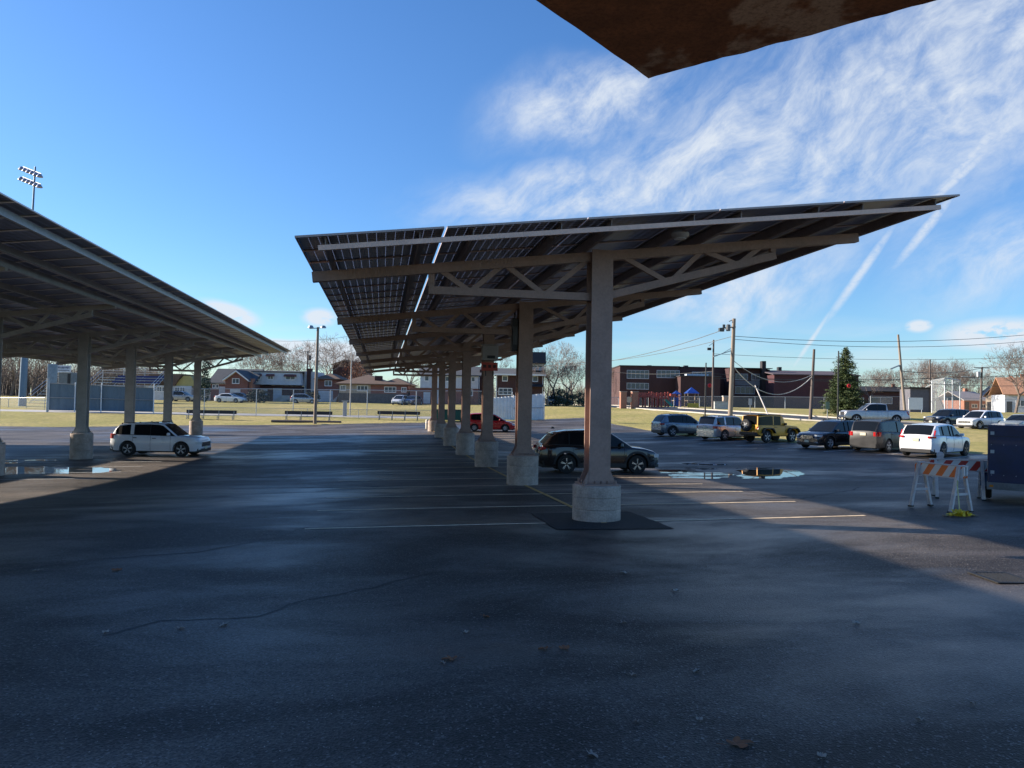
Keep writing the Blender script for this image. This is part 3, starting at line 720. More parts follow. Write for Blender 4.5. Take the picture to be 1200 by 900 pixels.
def car(name,label,cat,loc,heading,S,pm,group=None,details=None):
    """x forward; heading = world direction of the nose"""
    L,W,H=S['L'],S['W'],S['H']; r=S['r']; xf,xr=S['xf'],S['xr']; sill=S.get('sill',.27)
    root=thing(name,label,cat,loc,math.atan2(heading[1],heading[0]),group)
    deck=S['deck']; roof=S['roof']; hw=W/2; Ra=r+S.get('ga',.07)
    clad=S.get('clad',None)
    def wplan(x):
        e=abs(x)/(L/2); k=max(0,(e-.72)/.28); return hw*(1-S.get('nose',.16)*k**2.6)
    def prof(z):
        return 1-.05*max(0,(.62-z)/.4)**1.5-.045*max(0,(z-.68)/.4)
    def ys(x,z): return wplan(x)*prof(z)
    xs=set(np.linspace(-L/2,L/2,47)); 
    for xa in (xf,xr):
        for i in range(15): xs.add(xa+Ra*math.cos(PI*i/14))
        xs.add(xa+Ra*1.0005); xs.add(xa-Ra*1.0005)
    for a,b in deck: xs.add(max(-L/2,min(L/2,a)))
    xs=sorted(xs); xs=[x for i,x in enumerate(xs) if i==0 or x-xs[i-1]>1e-4]
    def zb(x):
        for xa in (xf,xr):
            if abs(x-xa)<Ra: return max(sill,r+math.sqrt(max(0,Ra*Ra-(x-xa)**2)))
        e=abs(x)/(L/2); return sill+max(0,(e-.9))*1.0
    zt=lambda x: interp(deck,x)
    FR=[0,.12,.3,.5,.7,.86]
    mb=MB(); rings=[]
    for x in xs:
        b,tp=zb(x),zt(x); ring=[]
        for f in FR:
            z=b+(tp-.05-b)*f/.86*.86 if False else b+(tp-.05-b)*f/.86
            ring.append((x,ys(x,z),z))
        w2=ys(x,tp)
        ring+=[(x,w2*.975,tp-.018),(x,w2*.93,tp),(x,w2*.5,tp+.025),(x,0,tp+.032)]
        full=ring+[(a,-b2,c) for a,b2,c in ring[-2::-1]]
        rings.append(full)
    n=len(rings[0]); vs=[v for rg in rings for v in rg]; fs=[]
    for i in range(len(rings)-1):
        for k in range(n-1): fs.append((i*n+k,i*n+k+1,(i+1)*n+k+1,(i+1)*n+k))
        fs.append((i*n+n-1,i*n,(i+1)*n,(i+1)*n+n-1))
    fs.append(tuple(range(n))); fs.append(tuple(range((len(rings)-1)*n,len(rings)*n)))
    mb.add(vs,fs)
    # greenhouse
    gx0,gx1=roof[0][0],roof[-1][0]
    gs=sorted(set(list(np.linspace(gx0,gx1,33))+[a for a,b in roof])); lean=S.get('lean',.17)
    belt=lambda x: zt(x)-.01
    zr=lambda x: interp(roof,x)
    def gy(x,z):
        zb0=zt(0); return ys(x,zt(x))*(.945-lean*max(0,(z-zb0))/(H-zb0))
    xbw=S['pill']         # list of painted ranges on the side
    A1=S['ws']; A0=S['rw']   # windshield starts x>A1 ; rear window x<A0
    glassL=MB();glassR=MB();wsh=MB();rwn=MB()
    def sect(x):
        b=belt(x); top=max(zr(x),b+.002); rail=max(b+.001,top-.075)
        w0=gy(x,b);w1=gy(x,rail);w2=gy(x,top)
        return [(x,w0,b),(x,w1,rail),(x,w2*.985,top-.02 if top-.02>rail else rail+.0005),(x,w2*.90,top),(x,w2*.5,top+.022),(x,0,top+.03)]
    for a,b in zip(gs,gs[1:]):
        if b-a<1e-5: continue
        s0,s1=sect(a),sect(b); mid=(a+b)/2
        painted=any(p<=mid<=q for p,q in xbw)
        for k in range(5):
            q=[s0[k],s0[k+1],s1[k+1],s1[k]]; qm=[(x,-y,z) for x,y,z in q][::-1]
            if k==0: 
                if painted: mb.add(q,[(0,1,2,3)]); mb.add(qm,[(0,1,2,3)])
                else: glassL.add(q,[(0,1,2,3)]); glassR.add(qm,[(0,1,2,3)])
            elif k>=3 and mid>A1: wsh.add(q,[(0,1,2,3)]); wsh.add(qm,[(0,1,2,3)])
            elif k>=3 and mid<A0: rwn.add(q,[(0,1,2,3)]); rwn.add(qm,[(0,1,2,3)])
            else: mb.add(q,[(0,1,2,3)]); mb.add(qm,[(0,1,2,3)])
    o=mb.build('body',pm,root,smooth=42,recalc=False)
    bm=bmesh.new(); bm.from_mesh(o.data); bmesh.ops.remove_doubles(bm,verts=bm.verts,dist=.0006); bmesh.ops.recalc_face_normals(bm,faces=bm.faces); bm.to_mesh(o.data); bm.free()
    o.data.polygons.foreach_set('use_smooth',[True]*len(o.data.polygons)); o.data.set_sharp_from_angle(angle=math.radians(42))
    for q,nm in ((glassL,'side_windows'),(glassR,'side_windows'),(wsh,'windshield'),(rwn,'rear_window')):
        if q.f: q.build(nm,S.get('glass') or GLASS(),root,smooth=60)
    # seals, underbody
    ub=MB(); ub.b2(-L/2+.12,L/2-.12,-hw+.24,hw-.24,sill-.07,.62); ub.build('underbody',BLACKP(),root)
    for xa in (xf,xr):
        for s in (-1,1): wheel(root,xa,s*(hw-.125),r,.215,s,S.get('spokes',5),S.get('rim'))
    # arch and sill cladding
    if clad is not None:
        cm=clad or BLACKP()
        q=MB()
        for s in (-1,1):
            for xa in (xf,xr):
                N=16
                for i in range(N):
                    a0,a1=PI*i/N*1.0,PI*(i+1)/N
                    P=[]
                    for a in (a0,a1):
                        for rr in (Ra-.005,Ra+.075):
                            x=xa+rr*math.cos(a); z=r+rr*math.sin(a); P.append((x,s*(ys(x,min(z,zt(x)-.06))+.012),z))
                    q.add([P[0],P[1],P[3],P[2]],[(0,1,2,3)])
            q.b2(xr+Ra,xf-Ra,s*(ys(0,.3)-.03),s*(ys(0,.35)+.015),sill-.02,sill+.13)
        q.build('wheel_arch_cladding',cm,root)
    # seams, handles, mirrors
    q=MB(); hd=MB(); mi=MB(); 
    for s in (-1,1):
        for x in S['doors']:
            zz=np.linspace(max(zb(x),sill)+.02,zt(x)-.03,7)
            for z0,z1 in zip(zz,zz[1:]): q.bar((x,s*(ys(x,z0)+.001),z0),(x,s*(ys(x,z1)+.001),z1),.009,.009)
        for x in S['handles']:
            z=zt(x)-.14; hd.box((x,s*(ys(x,z)+.016),z),(.19,.028,.032))
        x=S['mir']; z=zt(x)+.09; mi.box((x,s*(ys(x,zt(x))*.945+.12),z),(.13,.20,.14),taper=.8); mi.box((x,s*(ys(x,zt(x))*.945+.02),z-.05),(.06,.10,.04))
        if S.get('bpil') is not None:
            for xb in S['bpil']:
                z0,z1=belt(xb)+.005,zr(xb)-.08; q.bar((xb,s*(gy(xb,z0)+.003),z0),(xb,s*(gy(xb,z1)+.003),z1),.02,.055)
        zz=[(x,belt(x)) for x in np.linspace(roof[0][0]+.12,roof[-1][0]-.15,12)]
        for (x0,z0),(x1,z1) in zip(zz,zz[1:]): q.bar((x0,s*(gy(x0,z0)+.006),z0+.012),(x1,s*(gy(x1,z1)+.006),z1+.012),.014,.024)
    q.build('door_seams',BLACKP(),root); hd.build('door_handles',S.get('hm') or pm,root,bevel=.006); mi.build('mirrors',S.get('mm') or pm,root,bevel=.02)
    # front: grille, lamps, bumper, plate
    xn=L/2; zf=zt(L/2-.02)
    g=S.get('grille',(.62,.50,.72))
    fy=lambda y: xn-.02-.10*(abs(y)/hw)**2.2*1.0
    def strip(mb,ya,yb,z0,z1,out,nseg=10,end=1):
        for i in range(nseg):
            y0=ya+(yb-ya)*i/nseg; y1=ya+(yb-ya)*(i+1)/nseg
            def X(y,z):
                e=1.0
                # distance along x where plan width equals |y|
                lo,hi=0,L/2
                for _ in range(14):
                    m_=(lo+hi)/2
                    if ys(m_,z)>abs(y): lo=m_
                    else: hi=m_
                return max(L/2-.26,min(lo,L/2))
            if min(X(y0,z0),X(y1,z0))<=L/2-.259: continue
            P=[(end*(X(y,z)+out),y,z) for y,z in ((y0,z0),(y1,z0),(y1,z1),(y0,z1))]
            Q=[(end*(X(y,z)-.03),y,z) for y,z in ((y0,z0),(y1,z0),(y1,z1),(y0,z1))]
            mb.add(P+Q,[(0,1,2,3),(4,5,6,7),(0,1,5,4),(2,3,7,6),(1,2,6,5),(3,0,4,7)])
    q=MB(); gw=hw*g[0]; strip(q,-gw,gw,g[1],g[2],.012); q.build('grille',BLACKP(),root)
    q=MB(); 
    for z in np.linspace(g[1]+.03,g[2]-.03,3): strip(q,-gw*.95,gw*.95,z-.006,z+.006,.018)
    q.build('grille_bars',CHROME() if S.get('chrome',1) else BLACKP(),root)
    for s in (-1,1):
        q=MB(); h=S.get('hl',(.60,.92,.62,.74)); strip(q,s*hw*h[0],s*hw*h[1],h[2],h[3],.016,6); q.build('headlight',WHITEL(),root)
        q=MB(); h=S.get('tl',(.62,.93,.78,.95)); strip(q,s*hw*h[0],s*hw*h[1],h[2],h[3],.016,6,-1)
        if len(h)>4: q.box((-L/2+.22,s*(ys(-L/2+.22,h[3])+.001),(h[2]+h[3])/2),(.22,.018,h[3]-h[2]-.05))
        q.build('tail_light',REDL(),root)
        q=MB(); strip(q,s*hw*.55,s*hw*.78,.36,.42,.016,4); q.build('fog_lamp',WHITEL(),root)
    q=MB(); strip(q,-hw*.86,hw*.86,sill-.02,sill+.13,.02,12); q.build('front_bumper_lip',BLACKP(),root)
    q=MB(); strip(q,-hw*.88,hw*.88,sill-.02,S.get('rb',.46),.02,12,-1); q.build('rear_bumper',BLACKP() if S.get('rbk',1) else pm,root)
    q=MB(); q.box((-L/2-.018,0,S.get('pz',.78)),(.02,.32,.15)); q.build('licence_plate',mat('plate_pale',(.62,.58,.42),.5,0,.1),root)
    q=MB(); q.box((L/2+.012,0,S.get('pf',.44)),(.02,.30,.14)); q.build('front_plate',mat('plate_pale',(.62,.58,.42),.5,0,.1),root)
    if S.get('rails'):
        q=MB()
        for s in (-1,1):
            a,b=S['rails']; za,zb_=zr(a)+.05,zr(b)+.05; yy=gy(0,H-.05)*.9
            q.bar((a,s*yy,za),(b,s*yy,zb_),.035,.03)
            for x in (a+.02,(a+b)/2,b-.02): q.box((x,s*yy,zr(x)+.025),(.06,.03,.05))
        q.build('roof_rails',CHROME() if S.get('railc') else BLACKP(),root)
    if S.get('spoiler'):
        q=MB(); x=roof[0][0]; q.box((S['spoiler'],0,zr(S['spoiler'])+.02),(.22,gy(0,H)*1.6,.035)); q.build('spoiler',pm,root,bevel=.01)
    if details: details(root,S,dict(ys=ys,zt=zt,zr=zr,gy=gy,hw=hw,L=L,H=H,strip=strip))
    return root
def antenna(root,S,k):
    q=MB(); q.box((S['rw']+.05,0,k['H']+.05),(.16,.035,.07),taper=.4); q.build('antenna',BLACKP(),root)
SUV=dict(L=4.56,W=1.84,H=1.66,r=.355,xf=1.42,xr=-1.28,sill=.27,
  deck=[(-2.28,.72),(-2.25,.90),(-2.18,1.06),(-1.2,1.06),(0,1.02),(.95,1.0),(1.25,.985),(1.75,.93),(2.1,.84),(2.22,.74),(2.28,.60)],
  roof=[(-2.12,1.07),(-1.86,1.42),(-1.66,1.58),(-1.2,1.63),(-.3,1.66),(.15,1.63),(.45,1.54),(1.22,1.0)],
  ws=.35,rw=-1.72,pill=[(-2.2,-1.60)],bpil=[-.35,.0+.02,-1.18],doors=[.92,-.12,-1.02],handles=[.12,-.88],mir=.78,clad=0,nose=.22)
def mod(S,**k): d=dict(S); d.update(k); return d
def clad_ok(S): S['clad']=S.get('clad'); return S
def place(px,Z,py=520): return base(px,py,Z)
# dark SUV parked behind the first column: nose to the right
DRK=paint('dark_umber',(.016,.010,.009),.1,.2)
p1=gp(698,560)
zS=28.6
c=place(697,zS,545)
hX=Vector((math.cos(math.radians(-3)),math.sin(math.radians(-3))))
RIM2=lambda:mat('two_tone_rim',(.55,.52,.50),.25,.9,.1)
car('parked_suv','dark brown black SUV parked behind the nearest brown column, nose to the right','car',c,hX,
   mod(SUV,L=4.58,H=1.62,roof=[(-2.12,1.07),(-1.84,1.36),(-1.62,1.50),(-1.2,1.57),(-.3,1.62),(.15,1.60),(.45,1.52),(1.25,1.0)],spokes=5,rim=RIM2(),spoiler=-1.72,tl=(.55,.93,.86,.98,1)),DRK,details=antenna)
WHT=paint('white',(.72,.73,.75),0,.3)
esc=mod(SUV,L=4.46,W=1.80,H=1.66,r=.355,xf=1.33,xr=-1.29,
  deck=[(-2.23,.62),(-2.22,1.0),(-2.17,1.07),(-1.2,1.06),(0,1.04),(.95,1.02),(1.2,1.02),(1.8,.98),(2.08,.93),(2.18,.80),(2.23,.60)],
  roof=[(-2.14,1.08),(-1.96,1.36),(-1.78,1.56),(-1.2,1.64),(-.3,1.66),(.2,1.64),(.40,1.58),(1.10,1.03)],
  ws=.38,rw=-1.88,pill=[(-2.2,-1.92),(-1.20,-1.05)],bpil=[-.22],doors=[.80,-.18,-1.05],handles=[.0,-.95],mir=.72,hm=BLACKP(),lean=.13,clad=None,rails=(-1.7,.1),tl=(.72,.94,.86,1.10,1),pz=.86)
c=place(189,37.8,533)
car('parked_suv','boxy white SUV parked under the left canopy beside a column','car',c,Vector((math.cos(math.radians(-8)),math.sin(math.radians(-8)))),esc,WHT)
# red hatchback
RED=paint('red',(.62,.016,.02),0,.25)
hat=mod(SUV,L=4.25,W=1.70,H=1.53,r=.30,xf=1.30,xr=-1.28,sill=.22,
  deck=[(-2.12,.60),(-2.10,.85),(-2.04,.98),(-1.2,.96),(0,.93),(.85,.92),(1.2,.90),(1.7,.80),(1.98,.68),(2.12,.52)],
  roof=[(-2.0,.99),(-1.78,1.30),(-1.6,1.46),(-1.2,1.50),(-.3,1.53),(.1,1.51),(.35,1.44),(1.35,.90)],
  ws=.3,rw=-1.66,pill=[(-2.1,-1.55)],bpil=[-.25,-1.15],doors=[.85,-.15,-1.0],handles=[.05,-.9],mir=.85,clad=None,rim=mat('steel_rim',(.5,.5,.52),.4,.3,.1),spokes=8,tl=(.70,.95,.80,1.0,1),grille=(.5,.40,.5),hl=(.62,.94,.55,.68))
c=place(574,63,508); 
car('parked_hatchback','red hatchback parked at the far end of the centre column row','car',c,Vector((math.cos(math.radians(-10)),math.sin(math.radians(-10)))),hat,RED)
# right hand row
H65=Vector((.906,.423))
def hd(deg): return Vector((math.sin(math.radians(deg)),math.cos(math.radians(deg))))
GREYB=paint('grey_blue',(.16,.19,.23),.5,.3); BLK=paint('black_blue',(.012,.015,.022),.3,.2); GRAPH=paint('graphite',(.012,.012,.014),0,.45,.15); SILV=paint('silver',(.42,.42,.43),.5,.3); ORY=paint('mustard',(.75,.32,.012),0,.45,.2); 
car('parked_crossover','grey blue crossover with black lower trim, first of the cars along the grass','car',place(798,57,505),hd(80),
   mod(SUV,L=4.38,H=1.59,tl=(.6,.96,.86,.98,1),rails=(-1.4,.1)),GREYB,group=None)
glk=mod(esc,L=4.53,W=1.84,H=1.68,deck=[(-2.26,.62),(-2.25,1.0),(-2.2,1.08),(-1.2,1.07),(0,1.04),(.95,1.02),(1.2,1.0),(1.8,.97),(2.1,.9),(2.2,.8),(2.26,.6)],
   roof=[(-2.18,1.09),(-2.05,1.45),(-1.95,1.60),(-1.2,1.66),(-.3,1.68),(.2,1.66),(.5,1.6),(1.1,1.02)],rbk=0,clad=None,hm=None,tl=(.72,.96,.80,.98,1))
car('parked_suv','pale silver boxy SUV parked left of the mustard off-roader','car',place(851,52.5,508),hd(64),glk,SILV)
# mustard off-roader
jp=mod(SUV,L=3.9,W=1.60,H=1.82,r=.40,xf=1.30,xr=-1.12,sill=.46,ga=.10,nose=.05,lean=.05,
  deck=[(-1.95,.70),(-1.94,1.16),(-1.0,1.16),(0,1.15),(.6,1.14),(.75,1.13),(1.4,1.09),(1.84,1.06),(1.9,1.0),(1.95,.7)],
  roof=[(-1.92,1.17),(-1.88,1.74),(-1.2,1.80),(-.3,1.82),(.30,1.80),(.42,1.74),(.72,1.15)],
  ws=.36,rw=-1.87,pill=[(-2,-1.88),(-.52,-.42),(.24,.8)],bpil=[],doors=[.62,-.45],handles=[-.3],mir=.55,clad=None,chrome=0,glass=glassmat('offroad_glass',(.006,.007,.008),spec=.1),tl=(.80,.98,.86,1.06),hl=(.40,.66,.78,.98),grille=(.36,.62,1.0),rb=.6,pz=.9,spokes=5,mm=BLACKP(),hm=BLACKP())
def jeepd(root,S,k):
    bk=BLACKP()
    q=MB()
    for s in (-1,1):
        for xa in (S['xf'],S['xr']):
            P=[(xa+.66,.62),(xa+.52,.86),(xa+.34,.98),(xa-.34,.98),(xa-.52,.84),(xa-.60,.62),(xa-.54,.62),(xa-.45,.79),(xa-.30,.92),(xa+.30,.92),(xa+.46,.80),(xa+.60,.62)]
            q.prism(P,s*.76,s*.97)
    q.build('fender_flare',bk,root)
    q=MB(); q.b2(1.96,2.14,-.72,.72,.50,.70); q.b2(-2.12,-1.97,-.72,.72,.50,.68); q.build('bumper',bk,root,bevel=.02)
    # soft rear cover tan top
    q=MB(); q.b2(-1.88,-.55,-.66,.66,1.80,1.86); q.build('rear_roof',bk,root,bevel=.02)
    q=MB(); q.b2(-.53,.30,-.66,.66,1.80,1.855); q.build('hard_top',bk,root)
    q=MB(); q.lathe([(.2,-2.0),(.37,-2.0),(.40,-2.05),(.40,-2.20),(.36,-2.24),(.24,-2.24),(.22,-2.2)],26,axis='X',c=(0,.12,1.12))
    sp_=q.build('spare_wheel',TYRE(),root,smooth=35)
    q=MB(); q.lathe([(0,-2.21),(.08,-2.23),(.09,-2.2),(.24,-2.2),(.245,-2.18)],22,axis='X',c=(0,.12,1.12))
    for i in range(5):
        a=2*PI*i/5; q.bar((-2.215,.12,1.12),(-2.215,.12+math.cos(a)*.22,1.12+math.sin(a)*.22),.06,.03)
    q.build('spare_rim',RIM(),sp_)
car('off_roader','mustard yellow two door off-roader with black hard top and spare wheel','off-roader',place(902,50,512),hd(70),jp,ORY,details=jeepd)
car('parked_crossover','black blue crossover parked nose out with a bright plate','car',place(976,44.2,520),hd(250),
   mod(SUV,L=4.65,H=1.66,hl=(.58,.93,.72,.82),grille=(.45,.58,.78),rails=(-1.4,.1)),BLK)
car('parked_suv','dark graphite SUV with silver rear bumper and red tail lights next to the white SUV','car',place(1036,42,522),hd(62),
   mod(esc,L=4.8,W=1.90,H=1.72,xf=1.5,xr=-1.4,clad=None,deck=[(-2.45,.62),(-2.44,1.0),(-2.38,1.13),(-1.2,1.12),(0,1.08),(1.0,1.06),(1.4,1.05),(2.0,1.0),(2.3,.92),(2.4,.8),(2.45,.6)],
    roof=[(-2.36,1.14),(-2.15,1.48),(-2.0,1.66),(-1.2,1.73),(-.3,1.75),(.2,1.72),(.55,1.62),(1.25,1.06)],rbk=0,hm=None,rw=-2.02,pill=[(-2.4,-1.98),(-1.25,-1.1)],tl=(.6,.97,.88,1.10,1),pz=.98,doors=[.95,-.12,-1.1]),GRAPH)
def volvod(root,S,k):
    for s in (-1,1):
        q=MB(); q.box((-2.06,s*.79,1.20),(.05,.055,.30),rot=Matrix.Rotation(math.radians(26),3,'Y')); q.build('tail_light',REDL(),root)
car('parked_suv','glossy white crossover with tall red corner lights, nearest of the right hand cars','car',place(1096,38.4,525),hd(61),
   mod(SUV,L=4.69,W=1.90,H=1.66,xf=1.48,xr=-1.38,r=.37,deck=[(-2.34,.66),(-2.32,.95),(-2.24,1.10),(-1.2,1.09),(0,1.04),(.95,1.02),(1.3,1.0),(1.85,.95),(2.18,.86),(2.28,.74),(2.34,.60)],
   roof=[(-2.2,1.11),(-1.95,1.42),(-1.76,1.57),(-1.2,1.62),(-.3,1.66),(.15,1.63),(.45,1.54),(1.22,1.02)],tl=(.60,.97,.96,1.06,1),pz=.88,rb=.42,spokes=5,rim=mat('dark_rim',(.16,.16,.17),.35,.8,.1),clad=None),WHT,details=volvod)
# pickup on the road
pk=mod(SUV,L=5.9,W=2.0,H=1.95,r=.42,xf=1.95,xr=-1.75,sill=.45,nose=.08,lean=.12,
  deck=[(-2.95,.75),(-2.94,1.28),(-1.0,1.28),(-.9,1.27),(0,1.26),(.9,1.26),(1.2,1.27),(2.2,1.24),(2.8,1.20),(2.9,1.10),(2.95,.75)],
  roof=[(-.98,1.28),(-.90,1.86),(-.6,1.92),(0,1.95),(.5,1.92),(.7,1.86),(1.4,1.27)],ws=.62,rw=-.92,pill=[(-1,-.82)],bpil=[0.0],doors=[1.15,-.02,-.9,-1.0],handles=[.18,-.75],mir=1.0,clad=None,grille=(.6,.75,1.1),hl=(.62,.96,.78,1.08),tl=(.82,.98,.85,1.2),pz=.65,rb=.7)
def pkd(root,S,k):
    q=MB(); q.b2(-2.82,-1.05,-.80,.80,1.295,1.335); q.build('bed_shade_sheet',BLACKP(),root)  # black sheet paints the shade inside the truck bed
    q=MB(); q.b2(2.96,3.04,-.9,.9,.55,.75); q.b2(-3.05,-2.96,-.9,.9,.55,.74); q.build('bumper',CHROME(),root,bevel=.02)
car('pickup_truck','silver crew cab pickup truck on the road beside the evergreen','pickup truck',place(1024,72.5,490),hd(9.9-84),pk,SILV,details=pkd)
blk2=mod(SUV,L=4.9,W=1.95,H=1.75,grille=(.5,.6,.85),hl=(.55,.93,.78,.9))
car('parked_suv','black SUV with a yellow reflection on its side, on the upper lot','car',place(1112,71,492),hd(258),blk2,BLK)
car('parked_crossover','small white crossover on the upper lot facing the camera','car',place(1149,66,495),hd(256),mod(SUV,L=4.3,H=1.6,r=.33,clad=0),WHT)
CHP=paint('pale_champagne',(.30,.33,.30),.4,.3)
sed=mod(hat,L=4.7,W=1.82,H=1.46,xf=1.42,xr=-1.4,r=.33,deck=[(-2.35,.55),(-2.33,.95),(-2.2,1.04),(-1.6,1.03),(-.8,.98),(0,.95),(.85,.93),(1.2,.92),(1.8,.84),(2.15,.72),(2.35,.5)],
  roof=[(-1.85,1.03),(-1.35,1.32),(-1.0,1.42),(-.3,1.46),(.1,1.44),(.4,1.36),(1.2,.92)],ws=.3,rw=-1.0,pill=[(-1.9,-1.25)],spokes=5,rim=None)
car('parked_sedan','pale green grey sedan at the right edge of the upper lot','car',place(1198,63,497),hd(250),sed,CHP)
# far cars by the houses
for (px,Z,py,deg,pm,spec,lab) in ((413-0,124,466,9.9+75,SILV,esc,None),):
    pass
car('street_car','small white car parked in front of the brown roofed brick house','car',place(469,118,468),hd(200),hat,WHT)
car('street_car','dull purple grey car beside the small white one','car',place(484,119,468),hd(205),sed,paint('mauve_grey',(.13,.10,.12),.3,.3))
car('street_car','white car on the driveway of the gabled brick house','car',place(270,116,468),hd(110),sed,WHT)
car('street_car','pale blue grey car beside the gabled brick house','car',place(283,120,468),hd(105),hat,GREYB)
car('street_car','pale minivan by the yellow gabled house','car',place(213,118,467),hd(100),esc,SILV)
car('street_car','white car under the bare trees beyond the grass','car',place(655,118,470),hd(100),hat,WHT)
car('street_car','dark car half hidden behind the long brick house','car',place(357,118,470),hd(95),hat,SILV)
# ---------------------------------------------------------------- trailer
NAVY=mat('navy_trailer_paint',(.006,.012,.055),.38,0,.25,3,coat=.4)
o=gp(1178,592); 
zt_=17.7; o=base(1187,590,18.6)
f=thing('cargo_trailer','dark navy enclosed cargo trailer parked beside the barricades','trailer',o,-YAW-math.radians(35))
ALU=mat('scuffed_aluminium',(.16,.17,.18),.4,.7,.25,6)
mb=MB(); mb.b2(-.50,1.15,-.9,2.2,.46,1.90); mb.build('box_body',NAVY,f,bevel=.02)
mb=MB(); mb.b2(-.51,1.16,-.915,-.903,.33,.50); mb.b2(-.515,-.503,-.915,2.21,.33,.50); mb.b2(-.45,1.1,-.86,2.1,.33,.455); mb.build('sill_rail',ALU,f)
for x,s in ((-.56,-1),(1.22,1)):
    wheel(f,x,.35,.32,.2,0,5) if False else None
    q=MB(); q.lathe([(.18,-.10),(.29,-.10),(.32,-.07),(.32,.07),(.29,.10),(.18,.10)],26,axis='X',c=(x,.25,.32)); wl=q.build('wheel',TYRE(),f,smooth=35)
    q=MB(); q.lathe([(0,s*.06),(.07,s*.07),(.18,s*.05),(.19,s*.09)],20,axis='X',c=(x,.25,.32)); q.build('rim',GALV(),wl)
    q=MB(); P=[]
    for i in range(13): a=PI*i/12; P.append((.25+.42*math.cos(a),.34+.40*math.sin(a)))
    for i in range(12,-1,-1): a=PI*i/12; P.append((.25+.385*math.cos(a),.34+.365*math.sin(a)))
    q.prism(P,x-.13,x+.13,plane='YZ') ; q.build('fender',NAVY,f)
    q=MB(); q.b2(min(x,x-s*.2),max(x,x-s*.2),.20,.30,.30,.36); q.build('axle',BLACKP(),f)
q=MB(); q.tube((.45,-1.05,.06),(.45,-1.05,.62),.03,n=10); q.lathe([(.05,-.02),(.09,-.02),(.09,.02),(.05,.02)],16,axis='X',c=(.45,-1.05,.09)); q.build('jack',GALV(),f)
q=MB(); q.b2(.34,.56,-1.0,-.92,.34,.44); q.build('hitch_bracket',BLACKP(),f)
q=MB(); q.box((.62,-.91,1.62),(.14,.012,.06)); q.build('label_plate',WHITE(),f)
for xx in (-.42,.3,1.05):
    for zz in (.7,1.2,1.8): pass
q=MB()
for xx in np.arange(-.42,1.1,.25):
    q.box((xx,-.905,1.42),(.018,.012,.018)); q.box((xx,-.905,.68),(.018,.012,.018))
q.build('rivets',GALV(),f)
q=MB(); q.b2(.318,.330,-.906,-.901,.52,1.86); q.b2(-.47,1.12,-.906,-.901,1.62,1.632); q.build('door_seam',BLACKP(),f)
for zz in (.75,1.25,1.7):
    q=MB(); q.b2(-.44,-.36,-.915,-.902,zz-.04,zz+.04); q.build('hinge',GALV(),f)
q=MB(); q.b2(.28,.31,-.93,-.902,.95,1.35); q.b2(.27,.40,-.935,-.915,1.12,1.16); q.build('latch_bar',GALV(),f)
for xx in (-.42,1.08):
    q=MB(); q.b2(xx-.04,xx+.04,-.925,-.917,.39,.44); q.build('marker_light',AMBER(),f)
# ---------------------------------------------------------------- barricades
PINK=mat('weathered_plastic_white',(.64,.57,.54),.6,0,.2,5)
m,t2,bs=newmat('orange_striped_board'); tc=t2.n('ShaderNodeTexCoord').outputs['Object']; s2=t2.n('ShaderNodeSeparateXYZ'); t2.put(s2.inputs[0],tc)
fr=t2.m('FRACT',t2.m('DIVIDE',t2.m('SUBTRACT',t2.m('ADD',s2.outputs[0],20.),t2.m('MULTIPLY',s2.outputs[2],.7)),.34)); 
t2.put(bs.inputs['Base Color'],t2.mix(t2.m('LESS_THAN',fr,.5),(.72,.69,.66),(.80,.17,.03))); bs.inputs['Roughness'].default_value=.45; OST=m
m=OST.copy(); m.name='red_striped_board'
for nd in m.node_tree.nodes:
    if nd.type=='MIX': nd.inputs[7].default_value=(.50,.03,.02,1)
RST=m
def barricade(label,p0,p1,board,h=1.03,lamp=False,spread=.30):
    p0=Vector(p0);p1=Vector(p1); c=(p0+p1)/2; d=p1-p0; L=Vector((d.x,d.y)).length
    f=thing('barricade',label,'barricade',(c.x,c.y,G(c.x,c.y)),math.atan2(d.y,d.x))
    zoff=0
    for y in (-.035,.035):
        q=MB(); q.b2(-L/2-.12,L/2+.12,y-.014,y+.014,h-.27,h-.03); q.build('striped_board',board,f)
    q=MB(); q.b2(-L/2-.14,L/2+.14,-.05,.05,h-.025,h); q.b2(-L/2-.12,L/2+.12,-.055,-.05,h-.30,h-.272); q.build('edge_trim',PINK,f)
    for x in (-L/2,L/2):
        for s in (-1,1):
            q=MB(); q.bar((x,s*.055,h-.0),(x,s*spread,.035),.07,.05); 
            lg=q.build('leg',PINK,f); q=MB(); q.box((x,s*(spread+.0),.018),(.085,.10,.036)); q.build('foot',BLACKP(),lg)
        q=MB(); q.bar((x,-.2,.40),(x,.2,.40),.045,.045); q.bar((x-.06,-.17,.52),(x-.06,.17,.52),.02,.02); q.build('cross_brace',PINK,f)
    if lamp:
        q=MB(); q.lathe([(0,-.04),(.08,-.035),(.09,0),(.08,.035),(0,.04)],16,axis='Y',c=(-L/2+.1,-.06,h+.10)); q.b2(-L/2+.02,-L/2+.18,-.1,-.02,h-.02,h+.04); q.build('warning_light',mat('lamp_clear',(.55,.50,.50),.3),f)
    return f
a=gp(1079,594); b=gp(1126,600)
barricade('orange and white striped barricade standing nearest the camera',a,b,OST)
a=gp(1096,583); b=gp(1150,585)
barricade('red striped barricade behind the orange one with a round warning light',a,b,RST,lamp=True,h=1.0)
